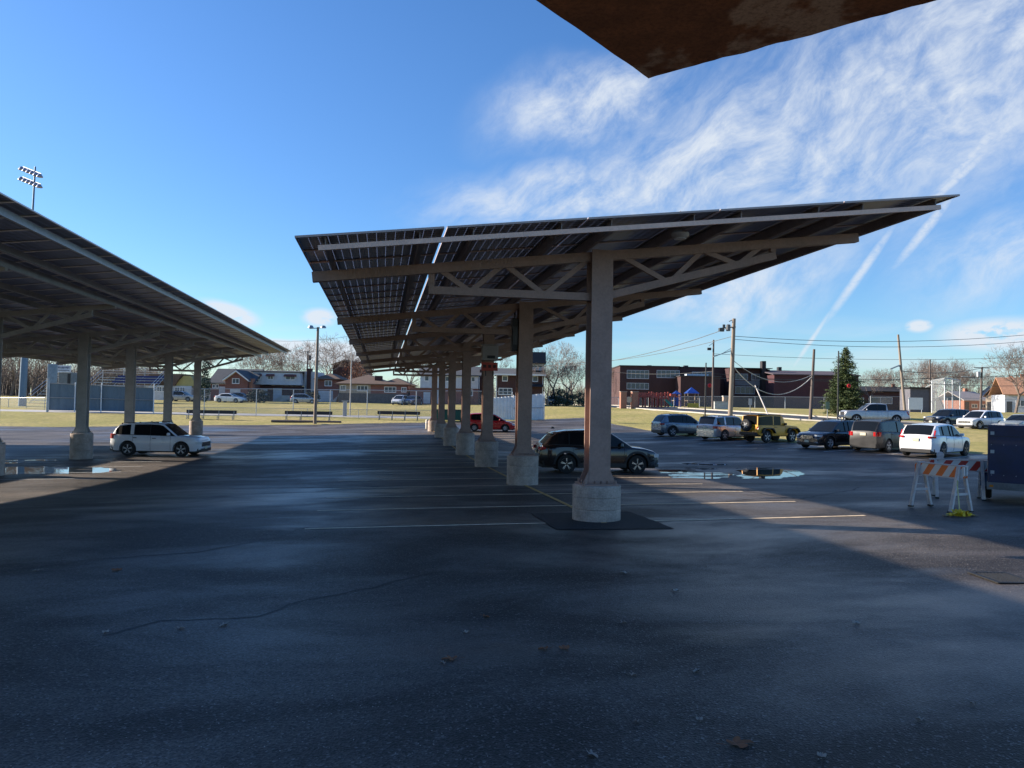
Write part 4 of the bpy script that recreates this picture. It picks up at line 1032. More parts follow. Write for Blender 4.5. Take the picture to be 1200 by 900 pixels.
# yellow tape heap
o=gp(1125,605); f=thing('caution_tape','crumpled yellow caution tape heaped on the ground by the barricade','tape',o)
YT=mat('yellow_tape',(.80,.55,.02),.45,0,.15,8)
random.seed(5)
q=MB()
for k in range(26):
    a0=random.uniform(0,2*PI); p=Vector((random.uniform(-.12,.12),random.uniform(-.07,.07),.01)); 
    for i in range(6):
        p2=p+Vector((random.uniform(-.07,.07),random.uniform(-.05,.05),0)); p2.z=max(.012,min(.15*(1-abs(p2.x)/.35),random.uniform(.01,.15)))
        q.bar(p,p2,.045,.006); p=p2
q.build('tape_heap',YT,f)
q=MB(); q.bar((.0,.0,.05),(-.02,.05,.62),.05,.004); q.bar((-.02,.05,.62),(.02,.09,.74),.03,.004); q.build('tape_strand',mat('faded_yellow_tape',(.50,.44,.20),.5),f)
q=MB(); q.box((-.30,.03,.02),(.18,.06,.03),rot=.3); q.box((.33,-.02,.02),(.14,.07,.03),rot=-.5); q.build('wood_scrap',mat('scrap_wood',(.22,.17,.13),.9),f)
# drain grate
o=gp(1174,677.5); f=thing('drain_grate','dark iron drain grate set in the wet asphalt','drain',(o.x,o.y,o.z+.004),-.15)
IR=mat('cast_iron',(.022,.024,.028),.6,.5,.3,12)
q=MB(); q.b2(-.27,.27,-.32,-.26,0,.012); q.b2(-.27,.27,.26,.32,0,.012); q.b2(-.27,-.22,-.26,.26,0,.012); q.b2(.22,.27,-.26,.26,0,.012); q.build('grate_frame',IR,f)
q=MB()
for i in range(9): q.b2(-.215+.05*i,-.19+.05*i,-.257,.257,.001,.010)
q.build('grate_bars',IR,f)
q=MB(); q.b2(-.219,.219,-.259,.259,-.0005,.0006); q.build('drain_pit',mat('pit_black',(.004,.004,.004),.9),f)
# fallen leaves
LF=mat('brown_oak_leaf',(.22,.085,.035),.75,0,.3,30); LP=mat('pale_dry_leaf',(.33,.28,.23),.8,0,.2,30)
def leafmesh(sc_=.06):
    q=MB(); N=28; vs=[(0,0,.006)]
    for i in range(N):
        a=2*PI*i/N; r=sc_*(.45+.75*abs(math.cos(a*2.5))**1.2)*(1+.3*math.cos(a)); vs.append((r*math.cos(a),r*.75*math.sin(a),.004+.018*abs(math.sin(a*2))*(r/sc_)))
    q.add(vs,[(0,i+1,(i+1)%N+1) for i in range(N)]); q.tube((-sc_*.9,0,.006),(-sc_*1.7,.01,.012),.0015,n=4); return q
lf=[(863,873,1.0,0,'largest brown oak leaf lying in the foreground'),(662,761,.7,0,'brown leaf left of centre, upper of a close pair'),(639,761,.6,0,'faint brown leaf beside the upper leaf'),(693,885,.8,1,'pale curled leaf at the bottom of the frame'),
 (1003,731,.9,1,'pale broken leaf on the right hand asphalt'),(793,693,.9,1,'pale leaf right of the column patch'),(816,787,.7,1,'pale stalk like leaf near the middle'),(729,730,.6,1,'small tan leaf below the black patch'),
 (963,888,.6,1,'white scrap leaf at the bottom right'),(734,672,1.0,1,'long pale leaf close below the patch'),(262,733,.9,1,'pale leaf on the long crack'),(210,737,.7,1,'thin leaf left along the crack'),(136,669,.9,0,'brown leaf at the left on the dark lot'),
 (530,773,.8,0,'reddish leaf left of the bottom centre'),(519,778,.5,1,'tiny scrap beside the reddish leaf'),(545,742,.6,1,'white scrap above the reddish leaf'),(124,742,.6,1,'white scrap at the far left'),(44,669,.7,1,'white scrap leaf on the left edge'),
 (568,723,.5,0,'small brown leaf on the centre asphalt'),(900,795,.4,1,'faint scrap on the right foreground'),(1080,845,.5,1,'faint tan scrap near the bottom right corner'),(1140,826,.4,1,'tiny tan scrap by the right edge'),(740,792,.5,1,'small white pebble like scrap'),
 (820,845,.5,1,'white fleck above the oak leaf'),(747,847,.4,1,'small white fleck left of the oak leaf')]
lm=None
for i,(px,py,s,mi,lab) in enumerate(lf):
    p=gp(px,py)
    o=leafmesh((.055 if mi else .085)*s).build('fallen_leaf',LP if mi else LF); o.location=(p.x,p.y,p.z+.004); o.rotation_euler=(0,0,i*1.7); tag(o,lab,'leaf',group='leaves lying on the asphalt')
# small grit and litter, uncountable
random.seed(11); q=MB()
for i in range(900):
    px=random.uniform(0,1200); py=random.choice([random.uniform(620,900),random.uniform(520,900)]); p=gp(px,py); s=random.uniform(.002,.0055)
    a=random.uniform(0,PI); q.box((p.x,p.y,p.z+s*.4),(s*random.uniform(1,2.4),s,s*.7),rot=a)
tag(q.build('grit',mat('pale_grit',(.34,.32,.29),.8,0,.5,40),recalc=False),'scattered pale grit on the asphalt',kind='stuff')
# ---------------------------------------------------------------- background frame helper
class FR:
    """a thing facing the camera's street: pixel measures turned into metres at its own distance"""
    def __init__(s,name,label,cat,px,pyb,Z,group=None,turn=0.):
        s.s=Z/F_PX; s.px=px; p=pt(px,pyb,Z); s.z0=G(p.x,p.y); s.pb=pyb
        s.o=thing(name,label,cat,(p.x,p.y,s.z0),-YAW+turn,group)
        s.dz=p.z-s.z0; s.Z=Z
    def X(s,px): return (px-s.px)*s.s
    def H(s,py): return (s.pb-py)*s.s+s.dz
WB=glassmat('house_window_glass',(.07,.09,.11),.1)
def window(fr,x0,x1,z0,z1,y=0,parent=None,fm=None,mull=1,shut=None):
    """framed window standing proud of a wall whose face is at local y"""
    w=MB(); e=.09
    w.b2(x0,x1,y-.05,y+.02,z1-e,z1); w.b2(x0,x1,y-.07,y+.02,z0-.03,z0+e); w.b2(x0,x0+e,y-.05,y+.02,z0+e,z1-e); w.b2(x1-e,x1,y-.05,y+.02,z0+e,z1-e)
    for k in range(1,mull+1):
        x=x0+(x1-x0)*k/(mull+1); w.b2(x-.035,x+.035,y-.045,y+.02,z0+e,z1-e)
    f=w.build('window',fm or WHITE(),parent)
    MB().b2(x0+e,x1-e,y-.02,y-.006,z0+e,z1-e).build('pane',WB,f)
    if shut:
        for a,b in ((x0-.5,x0-.04),(x1+.04,x1+.5)): MB().b2(a,b,y-.04,y-.005,z0,z1).build('shutter',shut,f)
    return f
def gable(mb,x0,x1,y0,y1,z0,z1,axis='X',over=.35,th=.18,mi=0):
    """ridge roof; ridge runs along axis"""
    if axis=='X':
        yc=(y0+y1)/2; P=[(y0-over,z0-.12),(yc,z1),(y1+over,z0-.12),(y1+over,z0+th-.12),(yc,z1+th),(y0-over,z0+th-.12)]
        mb.prism(P,x0-over,x1+over,mi,plane='YZ')
    else:
        xc=(x0+x1)/2; P=[(x0-over,z0-.12),(xc,z1),(x1+over,z0-.12),(x1+over,z0+th-.12),(xc,z1+th),(x0-over,z0+th-.12)]
        mb.prism(P,y0-over,y1+over,mi)
def hip(mb,x0,x1,y0,y1,z0,z1,over=.5,mi=0,th=.15):
    x0-=over;x1+=over;y0-=over;y1+=over; d=min(x1-x0,y1-y0)/2
    if x1-x0>y1-y0: r=[(x0+d,(y0+y1)/2,z1),(x1-d,(y0+y1)/2,z1)]
    else: r=[((x0+x1)/2,y0+d,z1),((x0+x1)/2,y1-d,z1)]
    vs=[(x0,y0,z0),(x1,y0,z0),(x1,y1,z0),(x0,y1,z0)]+[(x0,y0,z0+th),(x1,y0,z0+th),(x1,y1,z0+th),(x0,y1,z0+th)]+r
    fs=[(0,3,2,1),(0,1,5,4),(1,2,6,5),(2,3,7,6),(3,0,4,7)]
    if x1-x0>y1-y0: fs+=[(4,5,9,8),(5,6,9),(6,7,8,9),(7,4,8)]
    else: fs+=[(4,5,8),(5,6,9,8),(6,7,9),(7,4,8,9)]
    mb.add(vs,fs,mi)
def wallpoly(mb,pts,y0,y1,mi=0): mb.prism(pts,y0,y1,mi)
BR1=brickmat('red_brick',(.22,.075,.055),(.17,.06,.045),(.28,.22,.2)); BR2=brickmat('dark_brick',(.066,.026,.026),(.052,.021,.022),(.09,.065,.06)); BR3=brickmat('orange_brick',(.36,.15,.09),(.30,.12,.075),(.4,.3,.25))
SIDW=stripemat('white_siding',(.58,.61,.66),(.40,.43,.48),.2); SIDY=stripemat('yellow_siding',(.50,.42,.16),(.35,.29,.1),.2); TANW=mat('tan_stucco',(.33,.28,.23),.85)
RFG=stripemat('grey_shingles',(.085,.095,.105),(.055,.06,.07),.25,rough=.9); RFB=stripemat('brown_shingles',(.17,.115,.085),(.11,.07,.055),.25,rough=.9); RFD=stripemat('dark_shingles',(.022,.024,.03),(.012,.013,.016),.25,rough=.85)
GAR=stripemat('garage_door_panel',(.52,.56,.62),(.38,.41,.46),.5); DRK2=mat('dark_door',(.04,.035,.035),.5); STONE=mat('dark_foundation',(.085,.08,.085),.9,0,.35,2)
# -- house a: brown roof + white dormer front + yellow gable
h=FR('house','white fronted house with brown roof and yellow side gable far left','house',200,468,128); X,H=h.X,h.H
q=MB(); q.b2(X(170),X(224),0,9,0,H(452)); q.build('wall',SIDW,h.o)
q=MB(); q.prism([(X(203),H(452)+.01),(X(231),H(452)+.01),(X(222),H(440)),(X(214),H(440))],.1,8.5); q.build('gable_wall',SIDY,h.o)
q=MB(); q.prism([(X(166),H(452)+.02),(X(205),H(452)+.02),(X(213.5),H(438)),(X(176),H(438))],-.4,9); q.build('roof',RFB,h.o)
q=MB(); gable(q,X(185),X(196),-1.2,3,H(452)+.1,H(441),'Y'); q.build('dormer_roof',RFB,h.o); q=MB(); q.b2(X(185)+.1,X(196)-.1,-.9,2,0,H(452)+.02); q.build('dormer_wall',SIDW,h.o)
for a in (180,187,193,205,211): window(h,X(a)-.1,X(a)+.8,H(459),H(453.5),-.0 if not 184<a<196 else -.9,h.o)
# -- house b: red brick front gable, grey roof
h=FR('house','red brick house with white trimmed front gable and grey roof','house',268,469,126); X,H=h.X,h.H
q=MB(); q.b2(X(244),X(294),.9,9,0,H(450)); q.build('wall',BR1,h.o)
q=MB(); x0,x1,xc=X(265),X(291),X(278); q.prism([(x0,0),(x1,0),(x1,H(446)),(xc,H(436)),(x0,H(446))],-.6,3); q.build('gable_wall',BR1,h.o)
q=MB(); gable(q,X(243),X(294),.9,9.2,H(449),H(432),'X'); q.build('roof',RFG,h.o)
q=MB(); gable(q,x0,x1,-.75,5,H(446),H(435.6),'Y',over=.3,th=.25); q.build('gable_roof',WHITE(),h.o)
q=MB(); gable(q,x0,x1,-.6,5.2,H(446)+.1,H(435.6)+.12,'Y',over=.35,th=.25); q.build('gable_shingles',RFG,h.o)
window(h,X(273),X(281.5),H(449.5),H(443.3),-.6,h.o)
q=MB(); q.b2(X(271),X(283),-.66,-.61,.1,H(456)); q.build('garage_door',GAR,h.o)
for a in (246,250): window(h,X(a),X(a)+.5,H(455),H(450.5),.9,h.o,mull=0)
q=MB(); q.b2(X(254),X(262),.84,.89,.2,H(453)); q.build('door',GAR,h.o); q=MB(); q.prism([(X(291)+.05,0),(X(295),0),(X(295),H(443)),(X(291)+.05,H(443))],.1,1.5); q.build('chimney',BR3,h.o)
# -- house c: long white siding upper storey, three clusters of windows
h=FR('house','long house with pale siding upper floor, small brown awnings and brick chimney','house',330,469,130); X,H=h.X,h.H
q=MB(); q.b2(X(295),X(352),.5,9,0,H(452)); q.build('wall',BR2,h.o)
q=MB(); q.prism([(X(294),H(451)),(X(353),H(451)),(X(351),H(436)),(X(297),H(436))],-.3,8.5); q.build('upper_wall',SIDW,h.o)
q=MB(); gable(q,X(296),X(352),-.3,8.6,H(436)+.05,H(434.6),'X',over=.2); q.build('roof',RFG,h.o)
for a,b in ((298.5,306),(313,321),(334,346.5)):
    window(h,X(a)+.1,X(b)-.1,H(445),H(440.5),-.3,h.o,mull=1)
    q=MB(); q.prism([(-1.0,H(441.2)),(-.38,H(438.6)),(-.32,H(438.6)),(-.32,H(441.2)+.0)],X(a)-.1,X(b)+.1,plane='YZ'); q.build('awning',mat('brown_awning',(.16,.05,.04),.7),h.o)
q=MB(); q.b2(X(357),X(361),1,2.6,0,H(432)); q.b2(X(356.6),X(361.4),.9,2.7,H(432),H(431)); q.build('chimney',BR2,h.o)
q=MB(); q.b2(X(353)+.02,X(366),1.5,8,0,H(434.5)); q.build('side_wing',SIDW,h.o)
q=MB(); q.b2(X(300),X(312),.42,.49,.1,H(456)); q.b2(X(319),X(329),.42,.49,.1,H(455)); q.build('garage_door',GAR,h.o)
for a in (320,334):
    q=MB()
    for k in range(6): q.b2(X(a)+.3*k,X(a)+3.0,-.3-.0*k,.4,.18*k,.18*(k+1)-.002)
    q.build('steps',PALEC,h.o)
# -- house d
h=FR('house','low brick house with brown hip roof and white garage door','house',390,470,131); X,H=h.X,h.H
q=MB(); q.b2(X(371),X(396),0,8,0,H(445)); q.build('wall',BR1,h.o)
q=MB(); hip(q,X(371),X(396),0,8,H(445)+.01,H(437)); q.build('roof',RFB,h.o)
window(h,X(380),X(388.5),H(452.5),H(446),0,h.o); q=MB(); q.b2(X(373),X(390),-.06,-.01,.05,H(458)); q.build('garage_door',GAR,h.o)
q=MB()
for k in range(7): q.b2(X(391)+.2*k,X(397),-2.2+.3*k,-1.9+.3*k,0,.22*(k+1))
q.build('steps',PALEC,h.o)
# -- house e
h=FR('house','wide tan and brick bungalow with brown hip roof and dark chimney','house',437,470,124); X,H=h.X,h.H
q=MB(); q.b2(X(397),X(434),0,9,H(461),H(451)); q.build('wall',TANW,h.o)
q=MB(); q.b2(X(434)+.01,X(478),.02,9,H(461),H(451)); q.build('brick_wall',BR1,h.o)
q=MB(); q.b2(X(397),X(478),.05,9,0,H(461)-.01); q.build('foundation',STONE,h.o)
q=MB(); hip(q,X(396),X(455),0,10,H(451)+.01,H(438)); hip(q,X(446),X(478),.1,8,H(451)+.02,H(442)); q.build('roof',RFB,h.o)
q=MB(); q.b2(X(437),X(445),1.2,2.4,H(449),H(440)); q.build('chimney',BR2,h.o)
for a,b in ((398.5,405),(418,431)): window(h,X(a),X(b),H(458.5),H(452),0,h.o,mull=2)
window(h,X(450),X(464),H(459.5),H(452.8),.02,h.o,mull=2); window(h,X(470),X(476),H(459),H(453),.02,h.o)
# -- tall brick block behind
h=FR('apartment_block','dark red brick block rising behind the bungalow roofs','building',407,470,175); X,H=h.X,h.H
q=MB(); q.prism([(X(389),0),(X(424),0),(X(424),H(426)),(X(404),H(423)),(X(389),H(428))],0,12); q.build('wall',BR2,h.o)
q=MB(); q.prism([(X(387.5),H(428)+.02),(X(404),H(423)+.02),(X(425),H(426)+.02),(X(425),H(425)),(X(404),H(421.5)),(X(387.5),H(427))],-.6,12.5); q.build('roof',RFB,h.o)
# -- house f
h=FR('house','two storey house with pale siding above brick and white garage','house',527,471,122); X,H=h.X,h.H
q=MB(); q.b2(X(492),X(560),0,8,H(455),H(440)); q.build('upper_wall',SIDW,h.o)
q=MB(); q.b2(X(478)+.3,X(560),.15,8,0,H(455)-.01); q.build('wall',BR1,h.o)
q=MB(); gable(q,X(491),X(561),0,8,H(440)+.05,H(429),'X'); q.build('roof',RFG,h.o)
for a in (497,521,527.5,547,551): window(h,X(a),X(a)+.75,H(447),H(441),0,h.o,mull=0)
for a,b in ((547,554),): window(h,X(a),X(b),H(463.5),H(456),.15,h.o)
q=MB(); q.b2(X(496),X(504),.08,.14,.1,H(460)); q.b2(X(512),X(520),.08,.14,.1,H(457)); q.build('garage_door',GAR,h.o)
q=MB(); q.b2(X(561)+.03,X(565),1,2.3,0,H(432)); q.build('chimney',BR2,h.o)
# -- house g: dark brick, grey hip roof with black upper roof
h=FR('house','dark brick two storey house with grey eaves and black upper roof','house',610,471,112); X,H=h.X,h.H
q=MB(); q.b2(X(581),X(637),0,8,0,H(439)); q.build('wall',BR2,h.o)
q=MB(); q.prism([(-.8,H(439)),(5,H(430)),(9,H(439))],X(578),X(639),plane='YZ'); q.build('roof',RFG,h.o)
q=MB(); q.b2(X(578)-.05,X(639)+.05,-.92,-.79,H(440.3),H(438.6)); q.build('fascia',WHITE(),h.o)
q=MB(); q.b2(X(612),X(638),2,7,H(433),H(425)); q.build('upper_wall',SIDW,h.o)
for a in (623,629): window(h,X(a),X(a)+.9,H(430),H(426.4),2,h.o,mull=0)
q=MB(); q.prism([(.8,H(425)),(2,H(411)),(7,H(411)),(8,H(425))],X(610),X(639.5),plane='YZ'); q.build('upper_roof',RFD,h.o)
for a in (588,623.5): window(h,X(a),X(a)+.85,H(447),H(440.5),0,h.o,mull=0)
window(h,X(584),X(600),H(463),H(455),0,h.o,mull=2)
q=MB(); q.b2(X(581.2),X(582),-.1,-.01,0,H(440)); q.b2(X(635.3),X(636),-.1,-.01,0,H(440)); q.build('downpipe',WHITE(),h.o)
q=MB(); q.prism([(-1.8,H(453)),(-.02,H(450)),(-.02,H(453))],X(618),X(636),plane='YZ'); q.build('porch_roof',RFD,h.o)
# -- school
h=FR('school','long dark brick school with two rows of pale framed windows','school',850,477,142); X,H=h.X,h.H
q=MB(); q.b2(X(726),X(795),0,16,0,H(431)); q.b2(X(795)+.01,X(850),1.0,16,0,H(431.5)); q.b2(X(850)+.01,X(857),-2.2,16,0,H(432)); q.b2(X(857)+.01,X(906),2.0,16,0,H(431.5)); q.build('wall',BR2,h.o)
q=MB(); q.b2(X(791),X(836),-4.5,.9,0,H(443)); q.build('annex_wall',BR2,h.o)
q=MB(); q.b2(X(725),X(796),-.2,16.2,H(431)+.01,H(430)); q.b2(X(796),X(907),.8,16.2,H(431)+.02,H(430.2)); q.b2(X(790),X(837),-4.7,.85,H(443)+.01,H(442)); q.build('coping',mat('dark_coping',(.05,.045,.05),.6),h.o)
SF=mat('pale_window_frame',(.42,.43,.47),.5,0,.1); GP=mat('grey_panel',(.18,.19,.22),.7)
for a,b,y0,y1,yy,n in ((734,760,445.5,435.5,0,4),(769,796,444,435,0,4),(734,760,458,450.5,0,4),(812,835,441.5,436,1.0,3),(861,880,444.5,437,2.0,3),(860,888,461,452,2.0,4),(884,904,444.5,437,2.0,3),(892,904,461,452,2.0,2)):
    window(h,X(a),X(b),H(y0),H(y1),yy,h.o,fm=SF,mull=n)
q=MB(); q.b2(X(859),X(905),1.93,1.985,H(451),H(445.5)); q.build('spandrel_panel',GP,h.o)
q=MB(); q.b2(X(894),X(898.6),.6,1.9,0,H(422)); q.build('chimney',mat('soot_brick',(.025,.02,.022),.8),h.o)
q=MB(); 
for a,yt in ((764,428.5),(808,428),(932-0,0)): 
    if yt: q.b2(X(a)-.4,X(a)+.4,3,4,H(431),H(yt))
q.build('roof_vent',BLACKP(),h.o)
q=MB(); q.b2(X(800),X(825),-3,-1,H(442)+.01,H(439.7)); q.build('roof_unit',mat('pale_unit',(.5,.56,.62),.6),h.o)
h=FR('gymnasium','windowless dark red brick gymnasium block at the end of the school','school',955,478,138); X,H=h.X,h.H
q=MB(); q.b2(X(907),X(1006),0,18,0,H(440)); q.build('wall',brickmat('gym_brick',(.080,.024,.030),(.065,.020,.025),(.10,.06,.065)),h.o)
q=MB(); gable(q,X(907),X(1006),0,18,H(440)+.1,H(433),'X',over=.3); q.build('roof',mat('dull_purple_roof',(.085,.065,.075),.8),h.o)
q=MB(); q.b2(X(930),X(934),8,9,H(434),H(428)); q.build('roof_vent',BLACKP(),h.o)
# ---------------------------------------------------------------- poles and wires
def pole(label,px,pyb,pyt,Z,r0,r1,mtl,name='utility_pole',lean=0,cat='pole',group=None):
    p=base(px,pyb,Z); top=pt(px,pyt,Z); 
    f=thing(name,label,cat,p,-YAW,group)
    hh=top.z-p.z
    MB().tube((0,0,-.2),(lean,0,hh),r0,r1,12).build('pole_shaft',mtl,f,smooth=True)
    return f,hh
PW=mat('weathered_pole',(.25,.205,.165),.85,0,.25,3,stretch=(6,6,.4)); PD=mat('dark_pole_wood',(.12,.095,.085),.85,0,.3,3,stretch=(6,6,.4)); BLK2=mat('black_post_paint',(.012,.013,.014),.4)
f,hh=pole('wooden lamp pole with two flood lamps standing by the long logs',369,495,383,73,.17,.12,WOOD(),'lamp_pole',.08,'lamp pole')
q=MB(); q.bar((-.75,0,hh-.15),(.75,0,hh-.05),.07,.08); q.build('cross_arm',GALV(),f)
for s in (-1,1): MB().lathe([(0,.12),(.16,.10),(.26,-.02),(.28,-.14),(0,-.15)],16,c=(s*.62,-.02,hh+.05)).build('flood_lamp',GALV(),f,smooth=True)
f,hh=pole('tall grey utility pole behind the silver SUV with lamp and side arms',855.5,488,373,74,.24,.17,PW,lean=.30)
T=MB(); T.bar((-1.1,-.1,hh-1.0),(.45,-.1,hh-.85),.09,.10); T.bar((-.2,.0,hh-.3),(.4,.05,hh+.0),.07,.07); T.build('cross_arm',PD,f)
q=MB(); q.lathe([(0,-.35),(.2,-.33),(.22,.25),(.12,.33),(0,.34)],14,c=(-.35,-.3,hh-.95)); q.build('transformer',mat('transformer_grey',(.10,.11,.12),.5),f,smooth=True)
q=MB(); q.box((-1.0,-.15,hh-1.15),(.5,.3,.35),rot=.2); q.box((-.75,-.15,hh-.80),(.22,.2,.35)); q.build('flood_lamp',mat('dark_lamp',(.05,.055,.06),.4),f)
q=MB(); q.bar((.12,0,hh*.69),(-1.35,0,hh*.64),.08,.08); q.bar((-1.35,0,hh*.64),(-1.7,0,hh*.63),.22,.12); q.bar((.2,0,hh*.72),(-.9,0,hh*.655),.05,.05); q.build('lamp_arm',GALV(),f)
P1=(f,hh)
pu=[('slim wooden pole with a small lamp behind the black lamp post',835,478,398,104,.16,.11,PD,.05),
('grey wooden pole left of the evergreen behind the road',949.5,489,409,76,.18,.12,PD,.35),
('leaning utility pole rising behind the pickup truck',1061,480,392,92,.18,.13,PW,-.95),
('thin dark utility pole behind the baseball fence',1090,479,421,112,.16,.11,PD,-.05),
('utility pole with a cross arm and transformer near the far pale houses',1149,480,430,122,.20,.14,PD,.25)]
PO=[]
for lab,px,pb,ptp,Z,a,b,mt,ln in pu:
    f,hh=pole(lab,px,pb,ptp,Z,a,b,mt,lean=ln); PO.append((f,hh,ln))
f,hh,_=PO[0]; q=MB(); q.bar((0,0,hh-.4),(-.6,0,hh-.9),.05,.05); q.box((-.55,0,hh-1.9+.6),(.5,.3,.35)); q.build('lamp_arm',BLACKP(),f)
f,hh,_=PO[2]; q=MB(); q.bar((-.75,0,hh*.62),(-1.9,0,hh*.57),.28,.14); q.bar((-.6,0,hh*.6),(-1.0,0,hh*.61),.06,.06); q.build('street_lamp_head',GALV(),f)
f,hh,_=PO[4]; q=MB(); q.bar((-1.1,0,hh-.1),(1.5,0,hh-.15),.12,.12); q.build('cross_arm',PD,f); q=MB(); q.lathe([(0,-.45),(.3,-.42),(.3,.4),(0,.45)],12,c=(-.35,0,hh-1.2)); q.build('transformer',GALV(),f,smooth=True)
q=MB(); q.bar((0,0,hh-2),(-2.4,0,hh-1.6),.06,.06); q.box((-2.6,0,hh-1.62),(.9,.25,.12)); q.build('lamp_arm',GALV(),f)
# thin far pole with transformer beyond houses left
f,hh=pole('far utility pole with a transformer among the bare trees beyond the houses',359,470,411,140,.17,.12,PD,lean=.05)
q=MB(); q.bar((-.9,0,hh-.2),(.9,0,hh-.2),.1,.1); q.lathe([(0,-.5),(.28,-.48),(.28,.45),(0,.5)],12,c=(.45,0,hh-1.3)); q.build('cross_arm',PD,f)
f,hh=pole('thin pale pole before the tan bungalow',410,484,412,86,.07,.06,mat('pale_pole',(.42,.40,.37),.6),name='metal_pole',lean=.05)
# black decorative lamp posts with red bows
for px,pb,ptp,Z,lab,side,drop in ((826,493,425,66,'black post with a hanging red bow behind the grey crossover',.38,2.0),(981.5,492,411,66,'black post with a round red wreath in front of the evergreen',.98,3.1)):
    f,hh=pole(lab,px,pb,ptp,Z,.07,.055,BLK2,name='lamp_post',cat='lamp post',lean=.05)
    q=MB(); q.lathe([(0,0),(.16,0),(.15,.25),(.09,.5),(.07,.9)],12); q.build('post_base',BLK2,f,smooth=True)
    q=MB(); q.bar((.05,0,hh-drop+.45),(side,0,hh-drop+.45),.03,.03); q.build('bracket',BLK2,f)
    q=MB(); q.lathe([(.08,0),(.10,-.03),(.13,-.05),(.17,-.03),(.18,0),(.17,.03),(.13,.05),(.10,.03),(.08,0)],20,axis='Y',c=(side,-.05,hh-drop)); q.build('red_wreath',mat('ribbon_red',(.55,.02,.03),.5),f,smooth=True)
# parking signs on thin posts
for px,pb,Z,col,lab in ((879,487,76,(.35,.37,.42),'small grey parking sign on a thin post before the school fence'),(969.5,493,64,(.10,.16,.12),'small green grey sign on a thin post left of the evergreen')):
    p=base(px,pb,Z); f=thing('sign_post',lab,'sign',p,-YAW); MB().tube((0,0,-.1),(0,0,2.1),.03,n=6).build('post',GALV(),f); q=MB(); q.b2(-.17,.17,-.05,-.034,1.5,2.15); q.build('sign_plate',mat('sign_'+str(px),col,.4),f)
# guy wire
def wtop(rec,k=1.0,dx=0.): f,hh=rec[0],rec[1]; ln=rec[2] if len(rec)>2 else .3; return Vector(f.location)+Vector((math.cos(-YAW)*(ln*k+dx),math.sin(-YAW)*(ln*k+dx),hh*k))
def wire(p0,p1,sag,r=.022,mtl=None,name='overhead_wire',lab='',):
    p0=Vector(p0);p1=Vector(p1); q=MB(); n=14; P=[p0.lerp(p1,i/n)-Vector((0,0,4*sag*(i/n)*(1-i/n))) for i in range(n+1)]
    for a,b in zip(P,P[1:]): q.tube(a,b,r,n=4,caps=False)
    return q
WIR=mat('dark_cable',(.035,.04,.045),.6); WIRL=mat('pale_cable',(.38,.38,.37),.6)
wset=[]
t1=wtop(P1,1); 
for (a,b,sg,r,mt,lab) in (
  (pt(640,428,110),wtop(P1,.93),1.2,.035,WIR,'upper cable running left from the tall grey pole'),
  (pt(640,424,110),wtop(P1,.83),1.0,.03,WIR,'middle cable running left from the tall grey pole'),
  (wtop(P1,.83),pt(1320,378,82),1.2,.032,WIR,'topmost cable running right from the tall grey pole'),
  (wtop(P1,.80),pt(1320,386,82),1.3,.030,WIR,'second cable running right from the tall grey pole'),
  (wtop(PO[0],.80),pt(1320,412,110),1.0,.032,WIR,'cable from the slim pole to the far right'),
  (wtop(PO[0],.45),pt(1320,432,112),.8,.05,WIR,'thick cable crossing in front of the far poles'),
  (wtop(PO[2],.42),pt(1330,438,125),1.2,.045,WIR,'low cable right of the leaning pole'),
  (wtop(PO[0],.52),wtop(PO[3],.65),.8,.035,WIR,'faint cable between slim poles above the school roof'),
  (wtop(P1,.55),wtop(PO[1],.62),2.4,.045,WIRL,'pale sagging cable from the tall pole to the pole by the evergreen'),
  (wtop(P1,.60),wtop(PO[1],.64),1.4,.035,WIRL,'upper pale sagging cable to the pole by the evergreen'),
  (pt(700,434,120),wtop(PO[0],.55),.5,.035,WIR,'faint cable over the school roof left of the slim pole'),
  (pt(300,398,120),pt(420,392,120),.6,.025,WIR,'faint cable behind the wooden lamp pole'),
  (wtop(PO[4],1),pt(1330,424,122),.3,.04,WIR,'cable leaving the far cross arm to the right'),
  (wtop(PO[2],.55),wtop(PO[4],.98),.5,.05,WIR,'cable between the leaning pole and the far cross arm')):
    tag(wire(a,b,sg,r).build('overhead_wire',mt,recalc=False),lab,'cable',group='overhead cables')
a=pt(885,452,90); b=base(903,486,74)
tag(MB().tube(a,b,.07,n=6).build('guy_wire',mat('pale_guard',(.45,.42,.38),.6)),'pale guy wire guard slanting down to the grass','cable')
